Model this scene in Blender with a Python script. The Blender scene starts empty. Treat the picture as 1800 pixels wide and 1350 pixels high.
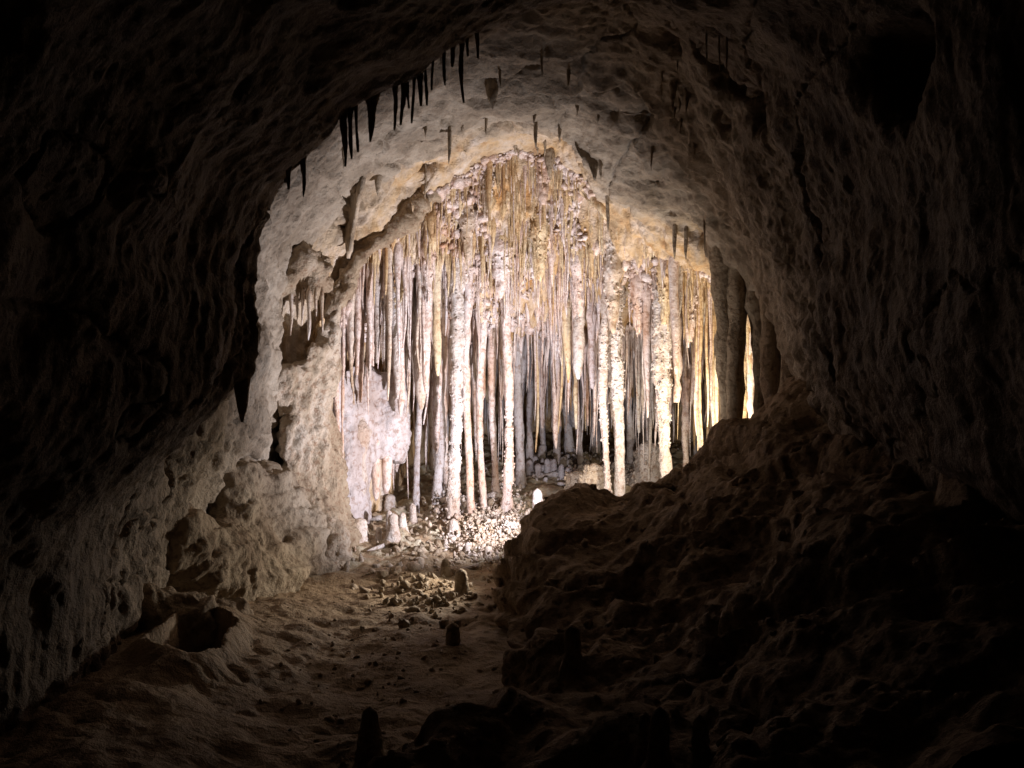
import bpy, math, random
import numpy as np
from mathutils import Vector, Matrix

# ------------------------------------------------------------------ camera, world, light
scene = bpy.context.scene
COL = scene.collection
FPX = 2173.0                      # focal length in pixels of an 1800 px wide picture
CAMZ = 1.6

cam_d = bpy.data.cameras.new('camera')
cam_d.sensor_width = 36.0
cam_d.lens = 36.0 * FPX / 1800.0
cam_d.clip_start = 0.05
cam_d.clip_end = 200.0
cam = bpy.data.objects.new('camera', cam_d)
cam.location = (0, 0, CAMZ)
cam.rotation_euler = (math.radians(90), 0, 0)
COL.objects.link(cam)
scene.camera = cam

world = bpy.data.worlds.new('World')
scene.world = world
world.use_nodes = True
bg = world.node_tree.nodes['Background']
bg.inputs[0].default_value = (1.0, 0.72, 0.5, 1)
bg.inputs[1].default_value = 0.0012           # underground: next to no light from outside

scene.view_settings.view_transform = 'Standard'
scene.view_settings.look = 'None'
scene.view_settings.exposure = 0.0
scene.view_settings.gamma = 1.0
scene.view_settings.use_curve_mapping = False
cy = scene.cycles
cy.use_denoising = True
cy.denoiser = 'OPENIMAGEDENOISE'
cy.max_bounces = 6
cy.diffuse_bounces = 3
cy.glossy_bounces = 1
cy.use_adaptive_sampling = False
cy.sample_clamp_indirect = 3.0


def P(c, r, y):
    """a world point from a column and row of the photograph at a depth in metres"""
    return np.array([(c - 900.0) / FPX * y, y, CAMZ + (675.0 - r) / FPX * y])


def lamp(name, c, r, y, watt, colour, aim=None, cone=None, blend=0.6, radius=0.03):
    d = bpy.data.lights.new(name, 'SPOT' if aim is not None else 'POINT')
    d.energy = watt
    d.color = colour
    d.shadow_soft_size = radius
    o = bpy.data.objects.new(name, d)
    o.location = P(c, r, y)
    if aim is not None:
        v = Vector(P(*aim)) - Vector(o.location)
        o.rotation_euler = v.to_track_quat('-Z', 'Y').to_euler()
        d.spot_size = math.radians(cone)
        d.spot_blend = blend
    COL.objects.link(o)
    return o


# the show-cave floodlights that stand on the grotto floor behind the rock ledge, aimed into the grotto, then an added fill
lamp('grotto_floodlight', 965, 893, 7.3, 225, (0.95, 0.91, 1.0), (690, 560, 8.5), 156, 1.0)
lamp('grotto_floodlight', 1120, 880, 7.4, 76, (1.0, 0.89, 0.80), (1030, 580, 9.0), 156, 1.0)
lamp('grotto_floodlight', 1270, 800, 7.7, 58, (1.0, 0.84, 0.62), (1150, 560, 8.8), 146, 1.0)
lamp('slope_fill_light', 900, 925, 7.35, 58, (1.0, 0.88, 0.74), (620, 1010, 6.7), 80, 1.0, radius=0.05)  # added fill spot that brightens the mud slope and mound

rng = np.random.default_rng(7)
random.seed(7)

# ------------------------------------------------------------------ numpy noise
def _hash(ix, iy, iz, s=0):
    h = (ix.astype(np.uint32) * np.uint32(73856093)) ^ (iy.astype(np.uint32) * np.uint32(19349663)) ^ \
        (iz.astype(np.uint32) * np.uint32(83492791)) ^ np.uint32((s * 2654435761) & 0xffffffff)
    h ^= h >> np.uint32(15); h *= np.uint32(2246822519)
    h ^= h >> np.uint32(13); h *= np.uint32(3266489917)
    h ^= h >> np.uint32(16)
    return h


def vnoise(p, s=0):
    """value noise, 0..1, for an (n,3) array"""
    pf = np.floor(p)
    i = pf.astype(np.int64)
    f = (p - pf).astype(np.float32)
    u = f * f * f * (f * (f * 6 - 15) + 10)
    out = 0
    for dx in (0, 1):
        wx = u[:, 0] if dx else 1 - u[:, 0]
        for dy in (0, 1):
            wy = u[:, 1] if dy else 1 - u[:, 1]
            for dz in (0, 1):
                wz = u[:, 2] if dz else 1 - u[:, 2]
                out = out + wx * wy * wz * (_hash(i[:, 0] + dx, i[:, 1] + dy, i[:, 2] + dz, s) * np.float32(1 / 4294967296.0))
    return out


def fbm(p, s=0, o=4, g=0.5):
    a, t, w = 1.0, 0.0, 0.0
    q = np.asarray(p, dtype=np.float64)
    for k in range(o):
        t = t + a * (vnoise(q, s + k * 17) - 0.5)
        w += a
        a *= g
        q = q * 2.03 + 11.7
    return t / w * 2           # about -1..1


def ridged(p, s=0, o=3):
    a, t, w = 1.0, 0.0, 0.0
    q = np.asarray(p, dtype=np.float64)
    for k in range(o):
        n = vnoise(q, s + k * 13)
        t = t + a * (1 - np.abs(2 * n - 1))
        w += a
        a *= 0.5
        q = q * 2.1 + 5.3
    return t / w


def worley(p, s=0):
    """distance to the nearest feature point, 0..~1"""
    p = np.asarray(p, dtype=np.float64)
    i = np.floor(p - 0.5).astype(np.int64)
    best = np.full(len(p), 9.0)
    for dx in (0, 1):
        for dy in (0, 1):
            for dz in (0, 1):
                cx, cy_, cz = i[:, 0] + dx, i[:, 1] + dy, i[:, 2] + dz
                h = _hash(cx, cy_, cz, s)
                fx = cx + 0.15 + 0.7 * ((h & np.uint32(1023)) / 1023.0)
                fy = cy_ + 0.15 + 0.7 * (((h >> np.uint32(10)) & np.uint32(1023)) / 1023.0)
                fz = cz + 0.15 + 0.7 * (((h >> np.uint32(20)) & np.uint32(1023)) / 1023.0)
                d = (p[:, 0] - fx) ** 2 + (p[:, 1] - fy) ** 2 + (p[:, 2] - fz) ** 2
                best = np.minimum(best, d)
    return np.sqrt(best)


def knobs(p, s=0):
    """rounded cave-popcorn bumps, 0..1"""
    d = worley(p, s)
    return np.sqrt(np.clip(1 - (d / 0.72) ** 2, 0, 1))


def sstep(a, b, x):
    t = np.clip((x - a) / (b - a), 0, 1)
    return t * t * (3 - 2 * t)


# ------------------------------------------------------------------ mesh helpers
def np_mesh(name, v, q, smooth=True):
    me = bpy.data.meshes.new(name)
    v = np.ascontiguousarray(v, dtype=np.float32)
    q = np.ascontiguousarray(q, dtype=np.int32)
    nf, k = q.shape
    me.vertices.add(len(v)); me.vertices.foreach_set('co', v.ravel())
    me.loops.add(nf * k); me.loops.foreach_set('vertex_index', q.ravel())
    me.polygons.add(nf)
    me.polygons.foreach_set('loop_start', np.arange(0, nf * k, k, dtype=np.int32))
    me.polygons.foreach_set('loop_total', np.full(nf, k, dtype=np.int32))
    me.update(calc_edges=True)
    me.polygons.foreach_set('use_smooth', np.full(nf, smooth))
    return me


def add_obj(name, me, mat, parent=None, loc=None, **props):
    o = bpy.data.objects.new(name, me)
    COL.objects.link(o)
    if mat is not None and me is not None and not me.materials:
        me.materials.append(mat)
    if parent is not None:
        o.parent = parent
    if loc is not None:
        o.location = loc
    for k, val in props.items():
        o[k] = val
    return o


def vnormals(v, q):
    a = v[q[:, 2]] - v[q[:, 0]]
    b = v[q[:, 3]] - v[q[:, 1]]
    fn = np.cross(a, b)
    n = np.zeros_like(v)
    for k in range(4):
        for ax in range(3):
            n[:, ax] += np.bincount(q[:, k], weights=fn[:, ax], minlength=len(v))
    n /= np.linalg.norm(n, axis=1, keepdims=True) + 1e-12
    return n


def relax(v, q, it=2, lam=0.5):
    for _ in range(it):
        acc = np.zeros_like(v); cnt = np.zeros(len(v))
        for k in range(4):
            a, b = q[:, k], q[:, (k + 1) % 4]
            for (s, t) in ((a, b), (b, a)):
                cnt += np.bincount(s, minlength=len(v))
                for ax in range(3):
                    acc[:, ax] += np.bincount(s, weights=v[t, ax], minlength=len(v))
        v = v + lam * (acc / np.maximum(cnt, 1)[:, None] - v)
    return v


def subdivide(v, q):
    n = len(v)
    e = np.stack([q, np.roll(q, -1, axis=1)], axis=2).reshape(-1, 2)
    key = np.minimum(e[:, 0], e[:, 1]).astype(np.int64) * n + np.maximum(e[:, 0], e[:, 1])
    uniq, inv = np.unique(key, return_inverse=True)
    ev = 0.5 * (v[uniq // n] + v[uniq % n])
    fv = v[q].mean(axis=1)
    em = inv.reshape(-1, 4) + n
    fc = np.arange(len(q)) + n + len(ev)
    quads = [np.stack([q[:, k], em[:, k], fc, em[:, (k - 1) % 4]], axis=1) for k in range(4)]
    return np.concatenate([v, ev, fv]), np.concatenate(quads)


def surface_net(F, org, h):
    """quads of the zero level of F (negative inside the rock)"""
    s = F < 0
    nx, ny, nz = F.shape
    c = [s[dx:nx - 1 + dx, dy:ny - 1 + dy, dz:nz - 1 + dz] for dx in (0, 1) for dy in (0, 1) for dz in (0, 1)]
    cnt = sum(x.astype(np.int8) for x in c)
    act = (cnt > 0) & (cnt < 8)
    ids = np.full(act.shape, -1, dtype=np.int32)
    I = np.argwhere(act)
    ids[act] = np.arange(len(I))
    acc = np.zeros((len(I), 3)); num = np.zeros(len(I))
    cor = [(dx, dy, dz) for dx in (0, 1) for dy in (0, 1) for dz in (0, 1)]
    for a in range(8):
        for b in range(a + 1, 8):
            A, B = np.array(cor[a]), np.array(cor[b])
            if np.abs(A - B).sum() != 1:
                continue
            fa = F[I[:, 0] + A[0], I[:, 1] + A[1], I[:, 2] + A[2]]
            fb = F[I[:, 0] + B[0], I[:, 1] + B[1], I[:, 2] + B[2]]
            m = (fa < 0) != (fb < 0)
            t = np.where(m, fa / np.where(m, fa - fb, 1), 0)
            acc += np.where(m[:, None], A + t[:, None] * (B - A), 0)
            num += m
    v = (I + acc / num[:, None]) * h + np.array(org)
    quads = []
    for ax in range(3):
        sl0 = [slice(None)] * 3; sl1 = [slice(None)] * 3
        sl0[ax] = slice(0, -1); sl1[ax] = slice(1, None)
        a, b = s[tuple(sl0)], s[tuple(sl1)]
        E = np.argwhere(a != b)
        o1, o2 = [k for k in range(3) if k != ax]
        ok = (E[:, o1] > 0) & (E[:, o2] > 0) & (E[:, o1] < F.shape[o1] - 1) & (E[:, o2] < F.shape[o2] - 1)
        E = E[ok]
        cells = []
        for (d1, d2) in ((-1, -1), (0, -1), (0, 0), (-1, 0)):
            C = E.copy(); C[:, o1] += d1; C[:, o2] += d2
            cells.append(ids[C[:, 0], C[:, 1], C[:, 2]])
        Q = np.stack(cells, axis=1)
        flip = a[E[:, 0], E[:, 1], E[:, 2]]
        if ax == 1:
            flip = ~flip
        Q[~flip] = Q[~flip][:, ::-1]
        quads.append(Q)
    Q = np.concatenate(quads)
    Q = Q[(Q >= 0).all(axis=1)]
    return v, Q


def poly_sdf(poly, X, Z):
    """signed distance, negative inside the polygon"""
    poly = np.asarray(poly)
    d = np.full(X.shape, 1e9); ins = np.zeros(X.shape, bool)
    n = len(poly)
    for k in range(n):
        a, b = poly[k], poly[(k + 1) % n]
        e = b - a
        wx, wz = X - a[0], Z - a[1]
        t = np.clip((wx * e[0] + wz * e[1]) / (e @ e + 1e-12), 0, 1)
        d = np.minimum(d, (wx - e[0] * t) ** 2 + (wz - e[1] * t) ** 2)
        c1 = (a[1] > Z) != (b[1] > Z)
        with np.errstate(divide='ignore', invalid='ignore'):
            xi = a[0] + (Z - a[1]) * e[0] / (e[1] if abs(e[1]) > 1e-12 else 1e-12)
        ins ^= c1 & (X < xi)
    d = np.sqrt(d)
    return np.where(ins, -d, d)


def lattice(shape, org, h, scale, seed):
    """smooth random field on the grid, about -1..1 (separable cubic interpolation)"""
    r = np.random.default_rng(seed)
    ns = [int(shape[k] * h / scale) + 5 for k in range(3)]
    L = r.uniform(-1, 1, ns).astype(np.float32)
    for ax in range(3):
        x = np.arange(shape[ax]) * h / scale + 1.0
        i = np.floor(x).astype(int); f = x - i
        W = np.zeros((shape[ax], ns[ax]), np.float32)
        w = [(1 - f) ** 3 / 6, (3 * f ** 3 - 6 * f ** 2 + 4) / 6, (-3 * f ** 3 + 3 * f ** 2 + 3 * f + 1) / 6, f ** 3 / 6]
        for k in range(4):
            W[np.arange(shape[ax]), i - 1 + k] += w[k]
        L = np.moveaxis(np.tensordot(W, L, axes=(1, ax)), 0, ax)
    return L * 1.8


def smin(a, b, k):
    h = np.clip(0.5 + 0.5 * (b - a) / k, 0, 1)
    return b + (a - b) * h - k * h * (1 - h)


class Grid:
    def __init__(self, lo, hi, h):
        self.org, self.h = np.array(lo, float), h
        self.shape = tuple(int(round((hi[k] - lo[k]) / h)) + 1 for k in range(3))
        self.ax = [lo[k] + np.arange(self.shape[k]) * h for k in range(3)]
        self.X = self.ax[0][:, None, None].astype(np.float32)
        self.Y = self.ax[1][None, :, None].astype(np.float32)
        self.Z = self.ax[2][None, None, :].astype(np.float32)

    def stations(self, st):
        """morph of cross-section polygons: st = [(y, [(x,z)...])]"""
        X, Z = np.meshgrid(self.ax[0], self.ax[2], indexing='ij')
        ys = np.array([s[0] for s in st])
        S = [poly_sdf(s[1], X, Z).astype(np.float32) for s in st]
        F = np.empty(self.shape, np.float32)
        for j, y in enumerate(self.ax[1]):
            k = int(np.clip(np.searchsorted(ys, y) - 1, 0, len(ys) - 2))
            t = np.clip((y - ys[k]) / (ys[k + 1] - ys[k]), 0, 1)
            t = 0.5 * t + 0.5 * t * t * (3 - 2 * t)
            F[:, j, :] = S[k] * (1 - t) + S[k + 1] * t
        return F

    def noise(self, scale, seed):
        return lattice(self.shape, self.org, self.h, scale, seed)

    def ball(self, c, r, sx=1, sy=1, sz=1):
        d = np.sqrt(((self.X - c[0]) / sx) ** 2 + ((self.Y - c[1]) / sy) ** 2 + ((self.Z - c[2]) / sz) ** 2)
        return ((d - r) * min(sx, sy, sz)).astype(np.float32)

    def capsule(self, a, b, ra, rb):
        a = np.asarray(a); b = np.asarray(b); e = b - a
        t = np.clip(((self.X - a[0]) * e[0] + (self.Y - a[1]) * e[1] + (self.Z - a[2]) * e[2]) / (e @ e), 0, 1)
        d = np.sqrt((self.X - a[0] - e[0] * t) ** 2 + (self.Y - a[1] - e[1] * t) ** 2 + (self.Z - a[2] - e[2] * t) ** 2)
        return (d - (ra + (rb - ra) * t)).astype(np.float32)


def px_station(y, pts):
    return (y, [(P(c, r, y)[0], P(c, r, y)[2]) for c, r in pts])


# ------------------------------------------------------------------ materials
class NT:
    def __init__(self, name):
        self.m = bpy.data.materials.new(name); self.m.use_nodes = True
        self.t = self.m.node_tree; self.n = self.t.nodes
        self.b = self.n['Principled BSDF']

    def node(self, kind, **kw):
        n = self.n.new(kind)
        for k, v in kw.items():
            setattr(n, k, v)
        return n

    def link(self, a, b):
        self.t.links.new(a, b)

    def tex(self, co, scale, detail=6, rough=0.6, dist=0.0):
        n = self.node('ShaderNodeTexNoise')
        n.inputs['Scale'].default_value = scale
        n.inputs['Detail'].default_value = detail
        n.inputs['Roughness'].default_value = rough
        n.inputs['Distortion'].default_value = dist
        self.link(co, n.inputs['Vector'])
        return n.outputs['Fac']

    def ramp(self, fac, stops):
        n = self.node('ShaderNodeValToRGB')
        e = n.color_ramp.elements
        e[0].position, e[0].color = stops[0][0], (*stops[0][1], 1)
        e[1].position, e[1].color = stops[-1][0], (*stops[-1][1], 1)
        for p, c in stops[1:-1]:
            x = e.new(p); x.color = (*c, 1)
        self.link(fac, n.inputs['Fac'])
        return n.outputs['Color']

    def mix(self, fac, a, b, mode='MIX'):
        n = self.node('ShaderNodeMix', data_type='RGBA', blend_type=mode)
        for sock, val in ((n.inputs[0], fac), (n.inputs[6], a), (n.inputs[7], b)):
            if isinstance(val, (int, float)):
                sock.default_value = val
            elif isinstance(val, tuple):
                sock.default_value = (*val, 1)
            else:
                self.link(val, sock)
        return n.outputs[2]

    def coords(self, stretch=(1, 1, 1)):
        g = self.node('ShaderNodeNewGeometry')
        mp = self.node('ShaderNodeMapping')
        mp.inputs['Scale'].default_value = stretch
        self.link(g.outputs['Position'], mp.inputs['Vector'])
        return mp.outputs['Vector']

    def bump(self, h, strength, dist, prev=None):
        n = self.node('ShaderNodeBump')
        n.inputs['Strength'].default_value = strength
        n.inputs['Distance'].default_value = dist
        self.link(h, n.inputs['Height'])
        if prev is not None:
            self.link(prev, n.inputs['Normal'])
        return n.outputs['Normal']


def mat_rock(name, c0, c1, c2, bump=0.7):
    t = NT(name)
    co = t.coords()
    a = t.ramp(t.tex(co, 3.2, 5, 0.62), [(0.32, c0), (0.5, c1), (0.68, c2)])
    spots = t.ramp(t.tex(co, 26, 2, 0.6), [(0.36, (0.45, 0.40, 0.36)), (0.50, (1, 1, 1))])
    col = t.mix(0.75, a, spots, 'MULTIPLY')
    t.link(col, t.b.inputs['Base Color'])
    t.b.inputs['Roughness'].default_value = 0.85
    t.b.inputs['Specular IOR Level'].default_value = 0.25
    n1 = t.bump(t.tex(co, 30, 4, 0.72), bump, 0.035)
    t.link(n1, t.b.inputs['Normal'])
    return t.m


def mat_calcite(name, tones, streak=0.5, rough=0.55, bump=0.5):
    """dripstone: tones = list of (stop, colour) run along a stretched noise"""
    t = NT(name)
    co = t.coords((3.4, 3.4, 0.7))
    co1 = t.coords()
    big = t.tex(co1, 1.7, 2, 0.55)
    st = t.tex(co, 3.0, 4, 0.6)
    m = t.node('ShaderNodeMath', operation='MULTIPLY_ADD')
    t.link(st, m.inputs[0]); m.inputs[1].default_value = streak
    mm = t.node('ShaderNodeMath', operation='MULTIPLY'); t.link(big, mm.inputs[0]); mm.inputs[1].default_value = 1 - streak
    t.link(mm.outputs[0], m.inputs[2])
    col = t.ramp(m.outputs[0], tones)
    fine = t.ramp(t.tex(co1, 30, 4, 0.7), [(0.36, (0.52, 0.36, 0.26)), (0.50, (1, 1, 1))])
    col = t.mix(0.75, col, fine, 'MULTIPLY')
    t.link(col, t.b.inputs['Base Color'])
    t.b.inputs['Roughness'].default_value = rough
    t.b.inputs['Specular IOR Level'].default_value = 0.5
    n1 = t.bump(t.tex(co1, 42, 4, 0.72), bump * 1.3, 0.022)
    t.link(n1, t.b.inputs['Normal'])
    return t.m


def mat_transition(name):
    """tan limestone giving way to pink and amber dripstone inside the grotto"""
    t = NT(name)
    co = t.coords(); cs = t.coords((3.4, 3.4, 0.7))
    rock = t.ramp(t.tex(co, 3.2, 5, 0.62), [(0.32, (0.24, 0.19, 0.135)), (0.5, (0.37, 0.305, 0.23)), (0.68, (0.48, 0.415, 0.33))])
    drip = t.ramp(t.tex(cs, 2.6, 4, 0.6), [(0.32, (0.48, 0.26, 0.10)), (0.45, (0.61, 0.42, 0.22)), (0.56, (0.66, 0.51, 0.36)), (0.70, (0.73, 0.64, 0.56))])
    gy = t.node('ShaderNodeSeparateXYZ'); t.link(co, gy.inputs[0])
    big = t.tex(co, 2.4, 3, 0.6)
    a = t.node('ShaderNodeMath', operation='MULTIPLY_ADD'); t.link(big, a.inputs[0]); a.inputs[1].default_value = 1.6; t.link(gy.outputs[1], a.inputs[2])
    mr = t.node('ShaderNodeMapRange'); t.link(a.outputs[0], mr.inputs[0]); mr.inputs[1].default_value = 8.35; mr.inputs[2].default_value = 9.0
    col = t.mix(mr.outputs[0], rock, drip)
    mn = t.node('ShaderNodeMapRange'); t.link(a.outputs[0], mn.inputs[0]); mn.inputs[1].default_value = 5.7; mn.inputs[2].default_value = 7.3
    near_shade = t.ramp(t.tex(co, 4.5, 4, 0.6), [(0.32, (0.09, 0.060, 0.038)), (0.5, (0.155, 0.108, 0.07)), (0.68, (0.22, 0.162, 0.11))])  # browner rock towards the camera, with its shade painted into the colour
    col = t.mix(mn.outputs[0], near_shade, col)
    spots = t.ramp(t.tex(co, 11, 6, 0.72), [(0.34, (0.48, 0.42, 0.37)), (0.52, (1, 1, 1))])
    col = t.mix(0.6, col, spots, 'MULTIPLY')
    t.link(col, t.b.inputs['Base Color'])
    t.b.inputs['Roughness'].default_value = 0.75
    t.b.inputs['Specular IOR Level'].default_value = 0.3
    t.link(t.bump(t.tex(co, 30, 4, 0.72), 0.75, 0.035), t.b.inputs['Normal'])
    return t.m


def mat_floor(name):
    """brown mud giving way to pale calcite crust on the grotto floor"""
    t = NT(name)
    co = t.coords(); cs = t.coords((3.4, 3.4, 0.7))
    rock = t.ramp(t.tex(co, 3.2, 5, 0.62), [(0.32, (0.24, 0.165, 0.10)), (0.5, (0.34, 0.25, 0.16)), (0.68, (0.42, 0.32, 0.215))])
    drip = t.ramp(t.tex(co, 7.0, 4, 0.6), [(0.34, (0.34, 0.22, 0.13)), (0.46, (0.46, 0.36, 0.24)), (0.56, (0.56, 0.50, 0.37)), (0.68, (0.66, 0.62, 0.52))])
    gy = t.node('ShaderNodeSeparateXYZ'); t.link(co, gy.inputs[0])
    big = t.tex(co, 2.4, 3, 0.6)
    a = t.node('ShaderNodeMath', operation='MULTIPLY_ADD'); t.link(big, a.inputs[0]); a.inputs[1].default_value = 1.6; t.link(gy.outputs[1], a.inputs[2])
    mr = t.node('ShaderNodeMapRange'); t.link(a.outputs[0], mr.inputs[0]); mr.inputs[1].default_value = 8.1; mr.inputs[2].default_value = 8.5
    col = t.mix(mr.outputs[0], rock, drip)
    spots = t.ramp(t.tex(co, 11, 6, 0.72), [(0.34, (0.48, 0.42, 0.37)), (0.52, (1, 1, 1))])
    col = t.mix(0.6, col, spots, 'MULTIPLY')
    t.link(col, t.b.inputs['Base Color'])
    t.b.inputs['Roughness'].default_value = 0.75
    t.b.inputs['Specular IOR Level'].default_value = 0.3
    t.link(t.bump(t.tex(co, 30, 4, 0.72), 0.75, 0.035), t.b.inputs['Normal'])
    return t.m


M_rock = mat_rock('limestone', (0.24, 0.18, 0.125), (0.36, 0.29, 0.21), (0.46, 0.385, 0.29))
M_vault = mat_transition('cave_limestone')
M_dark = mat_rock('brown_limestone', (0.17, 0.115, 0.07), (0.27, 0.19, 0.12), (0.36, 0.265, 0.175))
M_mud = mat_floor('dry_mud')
M_flow = mat_calcite('pale_flowstone', [(0.36, (0.46, 0.34, 0.22)), (0.46, (0.58, 0.47, 0.37)), (0.54, (0.66, 0.585, 0.52)), (0.66, (0.74, 0.69, 0.64))])
M_drip = mat_calcite('pink_dripstone', [(0.32, (0.52, 0.30, 0.18)), (0.42, (0.62, 0.46, 0.37)), (0.51, (0.69, 0.58, 0.53)), (0.62, (0.76, 0.69, 0.67))], 0.55, 0.36)
M_amber = mat_calcite('amber_dripstone', [(0.34, (0.48, 0.28, 0.12)), (0.46, (0.62, 0.45, 0.25)), (0.56, (0.68, 0.56, 0.38)), (0.66, (0.74, 0.66, 0.52))], 0.55, 0.5)
M_tan = mat_calcite('tan_flowstone', [(0.34, (0.26, 0.18, 0.11)), (0.46, (0.40, 0.31, 0.21)), (0.56, (0.50, 0.41, 0.31)), (0.68, (0.58, 0.51, 0.42))], 0.4, 0.7, 0.8)
M_white = mat_calcite('white_calcite', [(0.34, (0.46, 0.34, 0.26)), (0.46, (0.58, 0.50, 0.44)), (0.60, (0.68, 0.64, 0.62))], 0.5, 0.5, 0.8)
M_grey = mat_calcite('lavender_calcite', [(0.34, (0.36, 0.29, 0.26)), (0.48, (0.50, 0.45, 0.44)), (0.62, (0.62, 0.59, 0.60))], 0.5, 0.6)

# ------------------------------------------------------------------ the cave: a passage narrowing to the lit grotto
RING = [(140, 1500), (145, 1250), (150, 1080), (162, 980), (205, 880), (292, 775), (340, 700), (350, 630),
        (392, 550), (384, 490), (425, 420), (460, 350), (560, 268), (620, 195), (740, 128), (820, 70), (900, 15),
        (1000, -30), (1150, -50), (1300, -10), (1400, 90), (1440, 260), (1470, 450), (1480, 650), (1600, 900), (1700, 1500)]


def scaled(f, dx=0, dy=0):
    return [(900 + (c - 900) * f + dx, 700 + (r - 700) * f + dy) for c, r in RING]


g = Grid((-2.6, 1.4, -0.6), (2.6, 12.8, 4.2), 0.032)
F = g.stations([
    px_station(1.0, scaled(6.0)), px_station(2.0, scaled(2.95)), px_station(3.0, scaled(1.86)), px_station(4.0, scaled(1.29)),
    px_station(4.9, RING),
    px_station(5.25, [(180, 1500), (188, 1250), (195, 1080), (205, 990), (240, 890), (312, 790), (372, 708), (425, 662), (450, 600), (445, 540), (452, 450),
                      (480, 380), (540, 285), (610, 190), (720, 110), (820, 45), (900, 0), (1000, -30), (1150, -40), (1270, 20), (1370, 130), (1410, 300), (1440, 480), (1450, 660), (1550, 900), (1600, 1500)]),
    px_station(5.75, [(215, 1500), (232, 1250), (245, 1080), (265, 960), (305, 850), (352, 745), (385, 660), (385, 560), (370, 450), (410, 310), (520, 165), (680, 80), (820, 15),
                     (950, -25), (1100, -25), (1230, 50), (1330, 180), (1390, 330), (1420, 520), (1430, 680), (1500, 900), (1520, 1500)]),
    px_station(6.9, [(250, 1300), (310, 1050), (370, 900), (430, 760), (452, 600), (462, 460), (510, 345), (610, 240), (760, 180),
                     (900, 145), (1030, 150), (1140, 210), (1240, 320), (1310, 430), (1365, 560), (1400, 700), (1450, 850), (1450, 1300)]),
    px_station(7.7, [(480, 1150), (490, 900), (505, 740), (500, 580), (530, 450), (610, 360), (710, 300), (820, 250), (900, 225),
                     (990, 235), (1090, 310), (1190, 385), (1260, 450), (1330, 540), (1375, 640), (1390, 760), (1400, 1150)]),
    px_station(8.1, [(575, 1100), (580, 900), (560, 740), (560, 590), (620, 470), (710, 385), (790, 325), (850, 285), (910, 268),
                     (980, 278), (1070, 352), (1160, 410), (1240, 455), (1320, 520), (1370, 640), (1390, 760), (1390, 1100)]),
    px_station(8.5, [(615, 1080), (635, 860), (622, 720), (630, 620), (680, 530), (750, 470), (840, 425), (920, 400), (1000, 425), (1080, 465), (1160, 495),
                     (1240, 505), (1320, 545), (1370, 660), (1390, 800), (1390, 1080)]),
    px_station(9.0, [(670, 1050), (675, 800), (685, 690), (735, 600), (820, 545), (920, 515), (1020, 540), (1120, 555), (1200, 565), (1290, 590),
                     (1350, 680), (1370, 820), (1370, 1050)]),
    px_station(10.0, [(710, 1000), (715, 780), (740, 680), (800, 615), (880, 585), (960, 575), (1060, 590), (1160, 605), (1250, 635), (1310, 720), (1320, 1000)]),
    px_station(11.0, [(760, 950), (770, 760), (800, 690), (870, 645), (960, 630), (1060, 640), (1160, 660), (1250, 710), (1270, 950)]),
    px_station(12.0, [(830, 900), (850, 760), (920, 700), (1000, 680), (1080, 700), (1150, 740), (1170, 900)]),
    px_station(12.5, [(990, 800), (1000, 780), (1010, 800)]),
])
F = -F                                            # negative inside the rock
F += (g.Y > 12.4) * -0.3
F += 0.085 * g.noise(0.55, 1) + 0.045 * g.noise(0.24, 2) + 0.02 * g.noise(0.12, 3)
# pockets dissolved out of the ceiling and walls
POCKETS = [(752, 292, .07, 1.6), (1130, 192, .10, 1.9), (935, 112, .05, 1.2), (1195, 382, .14, 1.5), (985, 240, .09, 1.6), (880, 215, .06, 1.6),
           (740, 242, .05, 1.5), (1090, 185, .05, 1.4), (1290, 140, .17, 1.5), (1180, 75, .10, 1.9), (1340, 200, .16, 1.0), (1110, 368, .035, 1.5),
           (860, 75, .06, 1.5), (1230, 415, .12, 1.0), (475, 740, .10, 0.8), (1155, 318, .05, 1.3), (1590, 120, .3, 1.0)]


def march(c, r, y0=2.2, y1=12.4):
    ys = np.arange(y0, y1, 0.015)
    pts = np.stack([(c - 900) / FPX * ys, ys, CAMZ + (675 - r) / FPX * ys], 1)
    idx = np.round((pts - g.org) / g.h).astype(int)
    ok = ((idx >= 0) & (idx < np.array(g.shape))).all(1)
    idx = np.clip(idx, 0, np.array(g.shape) - 1)
    hit = (F[idx[:, 0], idx[:, 1], idx[:, 2]] < 0) & ok
    k = np.argmax(hit)
    return pts[k] if hit.any() else None


for (c, r, rad, sx) in POCKETS:
    h = march(c, r)
    if h is not None:
        ctr = h + np.array([0, 0.03, 0.02])
        ext = rad * max(sx, 1.2) + 0.25
        lo = np.maximum(((ctr - ext - g.org) / g.h).astype(int), 0); hi = np.minimum(((ctr + ext - g.org) / g.h).astype(int), np.array(g.shape))
        sl = tuple(slice(a, b) for a, b in zip(lo, hi))
        dd = np.sqrt(((g.X[sl[0]] - ctr[0]) / sx) ** 2 + ((g.Y[:, sl[1]] - ctr[1]) / 1.2) ** 2 + ((g.Z[:, :, sl[2]] - ctr[2]) / 0.7) ** 2)
        bl = (dd - rad * 0.75) * 0.7 + 0.03 * lattice(dd.shape, None, g.h, 0.1, int(c))
        F[sl] = -smin(-F[sl], bl, 0.07)

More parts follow.
